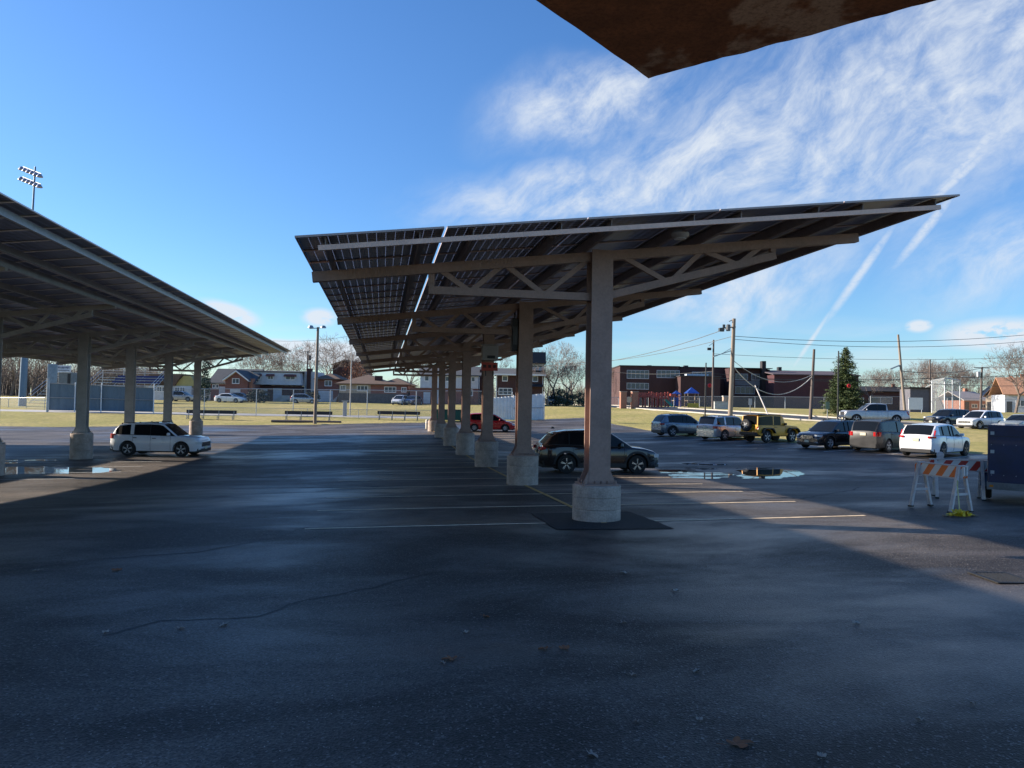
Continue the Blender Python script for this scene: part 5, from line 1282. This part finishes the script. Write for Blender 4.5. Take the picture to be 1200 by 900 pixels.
# ---------------------------------------------------------------- fences
def chain_fence(label,pxs,pyt,pyb,Zs,step=3.0,fab=.22,r=.035,col=(.42,.45,.48),rail=True,mid=False,name='chain_link_fence',fm=None):
    P=[base(p,pyb if not isinstance(pyb,(list,tuple)) else pyb[i],z) for i,(p,z) in enumerate(zip(pxs,Zs))]
    hgt=[pt(p,pyt if not isinstance(pyt,(list,tuple)) else pyt[i],z).z-b.z for i,(p,z,b) in enumerate(zip(pxs,Zs,P))]
    f=thing(name,label,'fence',P[0])
    o=P[0]; gm=mat('fence_post_galv',col,.4,.4,.1)
    fb=MB(); rl=MB()
    for i in range(len(P)-1):
        a,b=P[i],P[i+1]; n=max(1,int((b-a).length/step)); prev=None
        for k in range(n+1):
            q=a.lerp(b,k/n); h_=hgt[i]+(hgt[i+1]-hgt[i])*k/n; z=G(q.x,q.y); q=Vector((q.x,q.y,z))-o
            if k<n or i==len(P)-2: MB().tube(q,q+Vector((0,0,h_)),r,n=6).build('post',gm,f)
            if prev:
                pq,ph=prev
                fb.add([pq+Vector((0,0,.04)),q+Vector((0,0,.04)),q+Vector((0,0,h_-.03)),pq+Vector((0,0,ph-.03))],[(0,1,2,3)])
                if rail: rl.tube(pq+Vector((0,0,ph)),q+Vector((0,0,h_)),r*.75,n=5)
                if mid: rl.tube(pq+Vector((0,0,ph*mid)),q+Vector((0,0,h_*mid)),r*.7,n=5)
            prev=(q,h_)
    if fab: fb.build('chain_link',fm or meshmat('chain_link_%d'%int(fab*100),(.40,.43,.46),fab),f,recalc=False)
    if rl.f: rl.build('rail',gm,f)
    return f
chain_fence('tall chain link backstop fence across the field in front of the houses',[178,300,430,545,600],[456,455.5,457,458,459],[486,485.5,484.5,484,484],[88,88,88,88,90],4.2,.10,.05,mid=.0)
chain_fence('low chain link fence beside the pale path',[180,300,420,530],[477,478,480,481],[489,488,487,487],[82,82,82,82],5,.18,.03)
chain_fence('short chain link fence at the far left edge of the field',[-30,52],[466,466],[483,484],[92,86],3,.2,.03)
chain_fence('chain link fence along the school yard',[690,760,850,920,1012],[466,465,464.5,465,466],[477,477,477,478,479],[128,128,126,124,122],4.2,.20,.05,mid=.0)
chain_fence('long low fence beyond the upper lot grass',[1020,1110,1215],[464,466,469],[480,481,483],[118,118,118],5,.12,.04)
# baseball cage
f=chain_fence('tall baseball backstop cage with white posts',[1092,1107,1125],[446,443,446],[480,480.5,481],[108,104,108],2.4,.30,.09,col=(.62,.63,.62))
q=MB(); a=base(1107,480,104); b=pt(1107,443,104)-Vector(f.location); q.bar(b,b+Vector((-1.8,1.5,-1.3)),.12,.12); q.bar(b+Vector((0,0,-.9)),b+Vector((-1.6,1.2,-.4)),.1,.1); b2=pt(1125,446,108)-Vector(f.location); q.bar(b2,b2+Vector((-1.3,.8,-.5)),.12,.12); q.build('brace',mat('white_tube',(.62,.63,.62),.4),f)
# wind screen fence, blue grey
WS=mat('blue_grey_windscreen',(.10,.145,.185),.7,0,.18,1.2,stretch=(1,1,.3))
f=thing('windscreen_fence','tall fence covered in blue grey windscreen cloth left of the white SUV','fence',base(57,486,84),-YAW)
s=84/870; xa,xb=0,(180-57)*s; q=MB(); N=40
for i in range(N):
    x0,x1=xa+(xb-xa)*i/N,xa+(xb-xa)*(i+1)/N; w0,w1=.05*math.sin(i*1.9)*math.sin(i*.4),.05*math.sin((i+1)*1.9)*math.sin((i+1)*.4); hA=3.15-.35*i/N; hB=3.15-.35*(i+1)/N
    q.add([(x0,w0,.1),(x1,w1,.1),(x1,w1,hB),(x0,w0,hA),(x0,w0+.02,.1),(x1,w1+.02,.1),(x1,w1+.02,hB),(x0,w0+.02,hA)],[(0,1,2,3),(5,4,7,6),(3,2,6,7)])
q.build('screen_cloth',WS,f)
for k in range(5): x=xa+(xb-xa)*k/4; MB().tube((x,-.08,-.1),(x,-.08,3.3),.06,n=8).build('post',WHITE(),f)
q=MB(); q.tube((xa,-.1,1.55),(xb,-.1,1.45),.035,n=6); q.tube((xa,-.1,3.16),(xb,-.1,2.82),.03,n=6); q.build('rail',GALV(),f)
f=thing('steel_post','thick pale post at the corner of the blue grey screen','post',base(55,488,82),-YAW); MB().tube((0,0,0),(0,0,3.7),.13,n=12).build('post_shaft',mat('pale_grey_post',(.36,.39,.41),.5),f); MB().lathe([(0,3.71),(.15,3.705),(.15,3.76),(0,3.8)],12).build('post_cap',GALV(),f)
# bleachers
def bleacher(label,px,pb,Z,wd,rows,flip,blue=False):
    f=thing('bleachers',label,'bleachers',base(px,pb,Z),-YAW)
    q=MB(); sg=-1 if flip else 1
    for r in range(rows): q.b2(0,wd,.8+.75*r,1.15+.75*r,.45+.42*r,.5+.42*r); q.b2(0,wd,.45+.75*r,.8+.75*r,.12+.42*r,.16+.42*r)
    q.build('seat_planks',mat('alu_planks',(.42,.45,.48),.4,.5,.1),f)
    if blue:
        q=MB()
        for r in range(rows-3,rows): q.b2(2.5,wd,1.16+.75*r,1.2+.75*r,.52+.42*r,.80+.42*r)
        q.build('blue_seat_backs',mat('navy_seats',(.015,.025,.12),.5),f)
    q=MB(); top=.45+.42*rows; yb=.9+.75*rows
    for x in (np.linspace(0,wd,max(3,int(wd/2.2)))):
        q.tube((x,yb,0),(x,yb,top+1.1),.035,n=6); q.tube((x,.5,0),(x,yb,top),.03,n=6)
    for k in range(3): q.tube((0,yb,top+.3+.35*k),(wd,yb,top+.3+.35*k),.03,n=6)
    for x in (0,wd):
        for k in (.5,1.0): q.tube((x,.5,.3+k),(x,yb,top+k),.03,n=6)
    q.build('railing',mat('rail_galv',(.5,.53,.56),.4,.4,.1),f)
    return f
bleacher('silver bleachers at the far left seen end on',30,480,98,4.5,7,0)
bleacher('long bleachers with navy blue seats and tall railings behind the screen',84,478,104,9.5,9,0,True)
# press box, tanks, score board
f=thing('press_booth','grey booth with a pale lettered sign board on its top','booth',base(74,480,99),-YAW)
q=MB(); q.b2(-.8,.95,0,2.2,0,4.25); q.build('booth_wall',mat('booth_grey',(.16,.18,.19),.7),f,bevel=.03)
q=MB(); q.b2(-.9,.9,-.12,-.02,4.27,5.2); q.build('sign_board',mat('pale_sign_board',(.62,.66,.72),.5),f)
q=MB()
rr=random.Random(3)
for k in range(9): q.b2(-.78+.175*k,-.68+.175*k,-.135,-.122,4.80-.06*rr.random(),5.05)
for k in range(11): q.b2(-.78+.14*k,-.70+.14*k,-.135,-.122,4.47,4.61)
q.build('sign_lettering',mat('navy_letters',(.02,.03,.10),.5),f)
q=MB(); q.b2(.45,.85,-.03,-.008,2.6,4.1); q.build('opening',BLACKP(),f)
f=thing('storage_tank','plain grey cylindrical tank left of the booth','tank',base(60,482,92),-YAW); MB().lathe([(0,0),(.55,0),(.55,5.2),(.5,5.3),(0,5.35)],20).build('tank_body',mat('tank_grey',(.22,.26,.28),.6),f,smooth=30); MB().lathe([(.56,1.8),(.57,1.85),(.56,1.9)],20).build('tank_band',GALV(),f)
# stadium flood light on tall mast
p=base(25.5,482,92); f=thing('stadium_light','tall stadium light mast with two banks of lamps above the left canopy','stadium light',p,-YAW)
top=pt(36.6,193,92); hh=top.z-p.z; dx=(36.6-25.5)*92/870-.0175*hh*0
rel=f.location; lx=(top-p).dot(Vector((math.cos(-YAW),math.sin(-YAW),0)))
BP=mat('blue_grey_mast',(.11,.18,.26),.5,.2,.1)
MB().tube((0,0,0),(lx*.22,0,hh*.22),.42,.40,14).build('mast_base',BP,f,smooth=True); MB().tube((lx*.22,0,hh*.22),(lx,0,hh),.18,.10,10).build('mast',BP,f,smooth=True)
for r_,zz in ((0,hh-.6),(1,hh-1.9)):
    q=MB(); q.bar((lx-2.1,.9,zz+.85),(lx+1.15,-.55,zz-.45),.08,.08); q.build('lamp_rail',GALV(),f)
    for k in range(6):
        u=k/5; c=Vector((lx-2.1+3.25*u,.9-1.45*u,zz+.85-1.3*u)); q=MB(); q.lathe([(0,.22),(.16,.2),(.34,-.08),(.37,-.2),(0,-.16)],12,c=(c.x,c.y-.3,c.z-.3)); q.build('flood_lamp',mat('lamp_shell',(.35,.36,.42),.35,.5,.1),f,smooth=True)
# benches
DKW=mat('dark_bench_plank',(.022,.022,.026),.6); 
def bench(label,px,pb,Z,wd):
    f=thing('team_bench',label,'bench',base(px,pb,Z),-YAW)
    MB().b2(-wd/2,wd/2,.15,.22,.62,.98).build('backrest',DKW,f); MB().b2(-wd/2,wd/2,-.35,.10,.42,.47).build('seat',mat('pale_seat',(.35,.38,.43),.5),f)
    for k in range(4):
        x=-wd/2+.25+(wd-.5)*k/3; q=MB(); q.bar((x,.12,0),(x,.14,.95),.07,.07); q.bar((x,-.3,0),(x,-.28,.42),.06,.06); q.bar((x,-.3,.2),(x,.12,.2),.05,.05); q.build('leg',GALV(),f)
bench('team bench with black backrest behind the left column plinths',247,488,77,5.2)
bench('team bench with black backrest crossed by the lamp pole',361,489,78,5.0)
bench('low team bench with black backrest between the canopies',467,487,80,4.6)
f=thing('log','long dark timber log lying on the grass by the lamp pole','log',base(359,492.5,75),-YAW+.01)
MB().tube((-3.5,0,.10),(3.5,0,.12),.15,.14,10).build('log_body',PD,f,smooth=True)
# white screen fence at the end of the column row
f=thing('screen_fence','white cloth covered fence panel behind the second and third columns','fence',base(576,491,82),-YAW)
s=82/870; 
for k,(a,b) in enumerate(((577,601),(602,637))):
    q=MB(); N=22; x0,x1=(a-576)*s,(b-576)*s
    for i in range(N):
        u0=x0+(x1-x0)*i/N; u1=x0+(x1-x0)*(i+1)/N; w0=.06*math.sin(i*1.7+k); w1=.06*math.sin((i+1)*1.7+k); h0=2.45+.55*((u0)/5.7); h1=2.45+.55*((u1)/5.7)
        q.add([(u0,w0,.05),(u1,w1,.05),(u1,w1,h1),(u0,w0,h0),(u0,w0+.02,.05),(u1,w1+.02,.05),(u1,w1+.02,h1),(u0,w0+.02,h0)],[(0,1,2,3),(5,4,7,6),(3,2,6,7)])
    q.build('screen_cloth',mat('white_cloth',(.78,.77,.74),.8,0,.12,1.5),f)
for a,hh in ((576.5,2.5),(601.5,2.8),(637.5,3.2)): MB().tube(((a-576)*s,-.1,0),((a-576)*s,-.1,hh),.045,n=8).build('post',WHITE(),f)
MB().tube(((602-576)*s,-.1,1.35),((637-576)*s,-.1,1.45),.03,n=6).build('rail',GALV(),f)
# green container, bollard
f=thing('green_dumpster','dark green metal dumpster behind the far columns','dumpster',base(526,497,79),-YAW)
GRN=mat('dumpster_green',(.012,.085,.055),.5,0,.2)
q=MB(); q.prism([(-1.5,.15),(1.5,.15),(1.6,1.2),(-1.6,1.2)],-.7,.7); q.build('bin_body',GRN,f,bevel=.02); q=MB(); q.b2(-1.65,1.65,-.75,.75,1.205,1.27); q.build('lid',BLACKP(),f)
for s_ in (-1,1): MB().b2(s_*1.3-.1,s_*1.3+.1,-.5,.5,0,.148).build('skid',BLACKP(),f)
f=thing('bollard','short cream bollard left of the last plinth','bollard',base(500.5,504,65.5)); MB().lathe([(.15,0),(.15,.75),(.12,.82),(0,.85)],16).build('bollard_post',mat('cream_paint',(.58,.54,.42),.5),f,smooth=30); MB().lathe([(.156,.5),(.158,.55),(.156,.6)],16).build('band',WHITE(),f)
# electric pedestal near the lamp pole, bins
f=thing('utility_cabinet','pale thin utility cabinet before the tan bungalow','electrical box',base(404,484,85),-YAW); MB().b2(-.2,.2,-.15,.15,0,1.7).build('cabinet_body',PALEC,f,bevel=.02); MB().b2(-.35,.35,-.2,.2,1.705,1.8).build('cap',PALEC,f)
# ---------------------------------------------------------------- playground
def pier(label,px): 
    f=thing('brick_pier',label,'brick pier',base(px,479,104),-YAW+.1); s=.5; MB().b2(-.42,.42,-.42,.42,0,2.30).build('pier_shaft',BR3,f); MB().b2(-.48,.48,-.48,.48,2.302,2.42).build('pier_cap',mat('pier_cap',(.30,.22,.18),.8),f); return f
pier('left orange brick pier at the playground entrance',730); f=pier('right orange brick pier at the playground entrance beside the red frames',743.5)
f=thing('round_sign','round cream sign board hung between the brick piers','sign',base(737,479,104)+Vector((0,0,1.25)),-YAW); MB().lathe([(0,-.05),(.42,-.05),(.42,.05),(0,.05)],20,axis='Y').build('sign_disc',mat('cream_disc',(.62,.55,.45),.6),f); MB().tube((0,0,-1.25),(0,0,-.4),.05,n=6).build('sign_post',GALV(),f)
REDP=mat('play_red',(.42,.075,.05),.5,0,.1); PBL=mat('play_blue',(.015,.06,.30),.45); PGR=mat('play_green',(.02,.22,.13),.4); PYE=mat('play_yellow',(.62,.42,.05),.5); PTN=mat('play_tan',(.40,.30,.22),.6)
h=FR('climbing_frame','red playground climbing frame with decks and a green slide','climbing frame',770,478,112); X,H=h.X,h.H
for a,yt in ((748,460),(756,460),(764,459),(770,460),(775,460),(783,459)): MB().b2(X(a)-.12,X(a)+.12,-.12,.12,0,H(yt)).build('post',REDP,h.o); MB().b2(X(a)-.12,X(a)+.12,2.0,2.24,0,H(yt)).build('post',REDP,h.o)
q=MB(); q.b2(X(747),X(766),-.1,2.2,H(466),H(465)); q.b2(X(768),X(784),-.1,2.2,H(467),H(466)); q.build('deck',REDP,h.o)
q=MB(); 
for yy in (-.15,2.25):
    q.b2(X(747),X(784),yy-.03,yy+.03,H(461.5),H(460.6)); q.b2(X(747),X(766),yy-.03,yy+.03,H(464),H(463.2))
    for a in np.arange(748,784,2.0): q.b2(X(a)-.03,X(a)+.03,yy-.02,yy+.02,H(466),H(461))
q.build('guard_rail',REDP,h.o)
q=MB(); q.bar((X(779),-.4,H(468)),(X(785.5),-1.2,.25),.7,.12); q.build('slide',PGR,h.o)
q=MB(); q.b2(X(786),X(792),-.1,1.0,H(463.5),H(461)); q.b2(X(784),X(797),0,.3,H(465),H(464)); q.build('side_panel',REDP,h.o)
for a,pw,yt,yb,lab in ((812,7.5,453.5,461,'larger blue pyramid roofed play tower with yellow base'),(794,4.5,457.5,462,'smaller blue roofed play tower beside the red climbing frame')):
    h=FR('play_tower',lab,'play tower',a,478,114); X,H=h.X,h.H; w_=X(a+pw)
    q=MB(); q.add([(-w_,-.2,H(yb)),(w_,-.2,H(yb)),(w_,2.2,H(yb)),(-w_,2.2,H(yb)),(0,1,H(yt))],[(0,3,2,1),(0,1,4),(1,2,4),(2,3,4),(3,0,4)]); q.build('roof',PBL,h.o)
    for sx in (-1,1):
        for yy in (0,2): MB().tube((sx*w_*.8,yy,0),(sx*w_*.8,yy,H(yb)+.0),.07,n=8).build('post',PBL if pw<6 else PTN,h.o)
    MB().b2(-w_*.85,w_*.85,-.1,2.1,H(470),H(469)).build('deck',PTN,h.o)
    q=MB(); q.b2(-w_*.9,w_*.9,-.2,-.1,.1,H(472.5)) if pw>6 else q.b2(-w_*.6,w_*.2,-.2,-.1,.2,H(466)); q.build('panel',PYE if pw>6 else PBL,h.o,bevel=.03)
f=thing('storage_box','pale concrete storage box in the school yard','storage box',base(845,479,108),-YAW); MB().b2(-.95,1.0,0,1.4,0,1.05).build('box_body',mat('pale_box',(.42,.43,.42),.7),f,bevel=.03); MB().b2(-1.0,1.05,-.05,1.45,1.055,1.15).build('lid',PALEC,f)
f=thing('portable_toilet','slim tan portable cabin beside the storage box','cabin',base(850.5,479,109),-YAW); MB().b2(-.35,.35,0,.7,0,1.8).build('cabin_body',PTN,f,bevel=.02); MB().b2(-.4,.4,-.05,.75,1.8,1.95).build('roof',PALEC,f)
# far small houses on the right and low shed
def smallhouse(px,pyb,Z,w_,hw,hr,wm,rm,lab,ax='Y',dp=9,turn=0.):
    f=thing('house',lab,'house',base(px,pyb,Z),-YAW+turn)
    q=MB()
    if ax=='Y': q.prism([(-w_/2,0),(w_/2,0),(w_/2,hw),(0,hr),(-w_/2,hw)],0,dp)
    else: q.b2(-w_/2,w_/2,0,dp,0,hw)
    q.build('wall',wm,f)
    q=MB(); gable(q,-w_/2,w_/2,0,dp,hw+.02,hr+.05,ax,over=.4); q.build('roof',rm,f)
    window(None,-w_*.2,w_*.05,hw*.35,hw*.7,0,f); window(None,w_*.18,w_*.4,hw*.35,hw*.7,0,f)
    q=MB(); q.b2(-w_*.45,-w_*.3,-.05,-.01,0,2.1); q.build('door',DRK2,f)
    q=MB(); q.b2(w_*.15,w_*.15+.6,dp*.5,dp*.5+.6,hw*.8,hr+.9); q.build('chimney',BR3,f)
CRM=stripemat('cream_siding',(.60,.48,.36),(.48,.38,.28),.25); 
smallhouse(1144,479,158,6,2.4,4.2,BR3,mat('pale_roof',(.36,.33,.31),.8),'small orange brick house with pale roof behind the far fence','X',8,.2)
smallhouse(1159,478,165,4.5,3.4,5.6,SIDW,mat('light_blue_roof',(.30,.36,.42),.7),'small pale blue gabled house far right','Y',7,-.6)
smallhouse(1172,479,150,5,3.2,6.6,CRM,RFB,'cream gabled house with brown roof among the far trees','Y',9,-.75)
smallhouse(1199,480,140,6,3.4,6.6,SIDW,mat('terracotta_roof',(.42,.22,.13),.8),'white house with orange roof at the right edge','X',8,-.3)
smallhouse(1040,479,165,21,4.2,5.2,BR2,RFD,'long low dark shed behind the pickup truck','X',8)
f=thing('banner_sign','white notice board on posts behind the road','sign',base(1073,480,105),-YAW); MB().b2(-1,1,-.04,.04,.5,2.2).build('board',WHITE(),f); 
for x in (-.9,.9): MB().tube((x,.08,0),(x,.08,2.2),.05,n=6).build('post',GALV(),f)
f=thing('ticket_booth','dark grey booth beside the white notice board','booth',base(1079,479,112),-YAW); MB().b2(-1.6,1.4,0,3,0,3.6).build('booth_wall',mat('booth_dark',(.10,.10,.12),.7),f); MB().b2(-1.9,1.7,-.3,3.3,3.61,3.8).build('booth_roof',RFD,f)
# ---------------------------------------------------------------- trees
BARK=mat('grey_brown_bark',(.17,.13,.105),.9,0,.3,3); TWIG=mat('bare_twigs',(.20,.155,.13),.9,0,.3,1)
def baretree(seed,Ht,spread=.9,levels=6,trunk=.22):
    rn=random.Random(seed); tr=MB(); br=MB()
    def grow(p,d,L,r,lv):
        n=3 if lv>2 else 2; q=p
        mbx=tr if lv>=levels-0 else br
        for i in range(n):
            d2=(d+Vector((rn.uniform(-.13,.13),rn.uniform(-.13,.13),rn.uniform(-.03,.10)))).normalized()
            q2=q+d2*(L/n); r2=max(.012,r*(1-.26/n)); mbx.tube(q,q2,r,r2,6 if lv>=levels-1 else 3,caps=False); q=q2;r=r2;d=d2
            if lv<levels and lv>0 and rn.random()<.55:
                a=rn.uniform(0,2*PI); s=(d.orthogonal().normalized()*math.cos(a)+d.cross(d.orthogonal()).normalized()*math.sin(a)); grow(q,(d*.6+s*.8).normalized(),L*.55,r*.5,min(lv-1,2))
        if lv==0: return
        k=rn.choice((2,3,3)) if lv>1 else 3
        a0=rn.uniform(0,2*PI)
        for i in range(k):
            a=a0+2*PI*i/k+rn.uniform(-.4,.4); o=d.orthogonal().normalized(); s=o*math.cos(a)+d.cross(o)*math.sin(a); sp=rn.uniform(.45,.85)*spread
            nd=(d+s*sp+Vector((0,0,.12))).normalized(); grow(q,nd,L*rn.uniform(.66,.86),r*rn.uniform(.6,.75),lv-1)
    grow(Vector((0,0,-.2)),Vector((0,0,1)),Ht*.25,trunk,levels)
    return tr,br
protos=[]
def treething(k,loc,rz,sc_,label,group,mt=None):
    if protos[k][0] is None:
        tr,br=protos[k][1]; f=thing('bare_tree',label,'tree',loc,rz,group); tr.build('trunk',BARK,f,smooth=True,recalc=False); br.build('crown',TWIG,f,recalc=False); f.scale=(sc_,)*3; protos[k][0]=f; return f
    return dup(protos[k][0],loc,rz,label,group,(sc_,)*3)
for sd_,spd in ((1,.9),(2,1.15),(5,.75)): protos.append([None,baretree(sd_,10,spd,6,.20)])
tl=[(651,474,118,1.15,0,'big bare tree between the dark brick house and the first column'),(672,474,124,1.0,1,'second bare tree just left of the first column'),(664,474,116,.75,2,'smaller bare tree under the two big ones'),
(641,473,112,.7,2,'slim bare tree touching the dark brick house'),
(384,471,150,1.55,1,'tall bare tree behind the low brick hip roofed house'),(330,471,160,1.35,0,'bare tree behind the long pale sided house'),(309,471,165,1.3,2,'bare tree behind the left end of the pale sided house'),(345,471,170,1.2,1,'faint bare tree behind the pale house chimney'),
(297,471,158,1.35,1,'bare tree behind the red brick gabled house'),(398,471,185,1.4,0,'distant bare tree by the brick block'),
(775,476,185,1.15,1,'round bare tree behind the school roof'),
(1018,479,150,.9,0,'bare tree right of the evergreen'),(1032,479,170,1.1,1,'bare tree above the long shed, left'),(1050,479,175,1.1,2,'bare tree above the long shed, right'),(1076,480,170,1.25,0,'bare tree left of the thin dark pole'),(1088,480,150,1.2,1,'bare tree behind the left of the cage'),
(1100,480,175,1.35,2,'bare tree behind the middle of the cage'),(1113,480,168,1.3,0,'bare tree behind the right post of the cage'),(1128,480,172,1.25,1,'bare tree right of the cage'),(1140,480,190,1.2,2,'bare tree left of the far cross arm pole'),
(1190,481,128,1.35,1,'large bare tree at the right edge above the houses'),(1207,481,120,1.3,0,'bare tree half cut by the right edge'),(1168,481,175,1.0,2,'small bare tree above the blue roofed house'),
(12,476,150,1.5,0,'bare tree at the far left under the canopy'),(38,476,155,1.5,1,'bare tree behind the silver bleachers'),(58,476,158,1.4,2,'bare tree behind the grey tank'),(-12,476,150,1.6,1,'bare tree at the very left edge'),(24,476,140,1.2,2,'dense bare tree beside the light mast'),(110,475,170,1.3,0,'bare tree behind the blue seats'),
(148,474,165,1.2,1,'bare tree left of the white fronted house'),(235,472,150,1.2,2,'bare tree behind the yellow gable'),(570,473,140,1.2,0,'bare tree behind the far columns'),(478,473,150,1.3,2,'bare tree right of the bungalow'),(712,475,150,.9,0,'bare tree behind the first column'),(425,472,160,1.2,2,'bare tree behind the bungalow chimney'),(510,473,150,1.25,1,'bare tree above the two storey siding house')]
for i,(px,pyb,Z,s_,k,lab) in enumerate(tl): treething(k,base(px,pyb,Z),i*2.1,s_,lab,'bare winter trees')
# orange autumn tree
tr,br=baretree(9,8,1.0,5,.18); f=thing('autumn_tree','tree with sparse rust orange leaves beside the brick block','tree',base(418,471,150)); tr.build('trunk',BARK,f,recalc=False); br.build('branches',TWIG,f,recalc=False)
def leafblob(n,fn,sz,seed):
    rn=random.Random(seed); q=MB()
    for i in range(n):
        c=fn(rn); 
        if c is None: continue
        a=Vector((rn.uniform(-1,1),rn.uniform(-1,1),rn.uniform(-1,1))).normalized()*sz*rn.uniform(.5,1.2); b=a.orthogonal().normalized()*sz*rn.uniform(.4,.9)
        q.add([c-a,c+b,c+a,c-b],[(0,1,2,3)])
    return q
def ballf(cx,cz,rx,rz,seed=0):
    def fn(rn):
        while True:
            v=Vector((rn.uniform(-1,1),rn.uniform(-1,1),rn.uniform(-1,1)))
            if v.length<1: break
        if noise.noise(v*2.2+Vector((seed,0,0)))<-.08: return None
        return Vector((cx+v.x*rx,v.y*rx,cz+v.z*rz))
    return fn
leafblob(900,ballf(0,6.0,3.6,2.6,3),.22,4).build('leaves',mat('rust_leaves',(.26,.10,.05),.8,0,.35,2),f,recalc=False)
# evergreen
f=thing('evergreen_tree','tall dark evergreen tree standing behind the pickup truck, sunlit on its left','evergreen tree',base(990,489,84))
MB().tube((0,0,-.2),(0,0,7.6),.22,.03,8).build('trunk',BARK,f)
rn=random.Random(21); q=MB(); Hh=7.9
for wv_ in range(62):
    z=.35+ (Hh-.45)*(wv_/61)**.92; Rr=2.45*(1-(z/Hh))**.66*(.75+.4*rn.random()) +.12
    if z<1.4: Rr*=.8+.15*z
    nb=max(5,int(17*(Rr/2)))
    for k in range(nb):
        a=rn.uniform(0,2*PI); Lb=Rr*rn.uniform(.65,1.12); d=Vector((math.cos(a),math.sin(a),rn.uniform(-.12,.22))).normalized()
        m_=int(9+22*Lb)
        for i in range(m_):
            u=(i+rn.random())/m_; c=Vector((0,0,z))+d*Lb*u+Vector((rn.gauss(0,.10),rn.gauss(0,.10),rn.gauss(0,.07)-.12*u*u))
            t_=(d*.8+Vector((rn.uniform(-.7,.7),rn.uniform(-.7,.7),rn.uniform(-.5,.3)))).normalized()*.17; b=t_.cross(Vector((rn.uniform(-1,1),rn.uniform(-1,1),1))).normalized()*.06
            q.add([c-b,c+b,c+t_],[(0,1,2)])
q.build('crown',mat('evergreen_needles',(.075,.105,.035),.75,0,.45,1.2),f,recalc=False)
# shrubs
for i,(px,pb,Z,rx,rz,lab,cl) in enumerate(((679,473,116,2.6,1.2,'dark green hedge bush below the bare trees',(.03,.05,.025)),(655,473,114,1.6,1.4,'dark shrub beside the dark brick house',(.035,.05,.03)),(240,470,118,.9,3.6,'narrow dark evergreen shrub by the red brick house',(.02,.045,.025)),(695,474,118,1.6,1.5,'bush left of the first column',(.035,.05,.03)),(303,470,118,1.8,1.1,'dark hedge in front of the long pale house',(.025,.035,.02)),(365,470,120,1.4,1.0,'low dark hedge before the chimney',(.025,.035,.02)))):
    f=thing('shrub',lab,'shrub',base(px,pb,Z)); MB().tube((0,0,-.1),(0,0,rz),.08,.03,6).build('stem',BARK,f)
    leafblob(1500,ballf(0,rz*.95,rx,rz,i*3),.16,i).build('foliage',mat('shrub_leaves_%d'%i,cl,.8,0,.4,2),f,recalc=False)
# far woods: one mass along the horizon
rn=random.Random(77); q=MB()
for i in range(4200):
    a=rn.uniform(-52,62) if i<2600 else rn.uniform(-34,-14); R_=rn.uniform(190,260); x=R_*math.sin(math.radians(a)); y=R_*math.cos(math.radians(a)); h_=rn.uniform(4,8)*(1.15 if a<-15 else .8)
    z=G(x,y); 
    q.tube((x,y,z),(x+rn.uniform(-.8,.8),y,z+h_),.12,.03,3,caps=False)
    for k in range(5):
        zz=z+h_*rn.uniform(.35,.95); dx=rn.uniform(-2,2); q.tube((x,y,zz-.6),(x+dx,y+rn.uniform(-1,1),zz+rn.uniform(.5,1.8)),.06,.02,3,caps=False)
tag(q.build('distant_woods',mat('distant_twigs',(.13,.108,.092),.9,0,.3,.05),recalc=False),'distant bare woods along the horizon',kind='stuff')
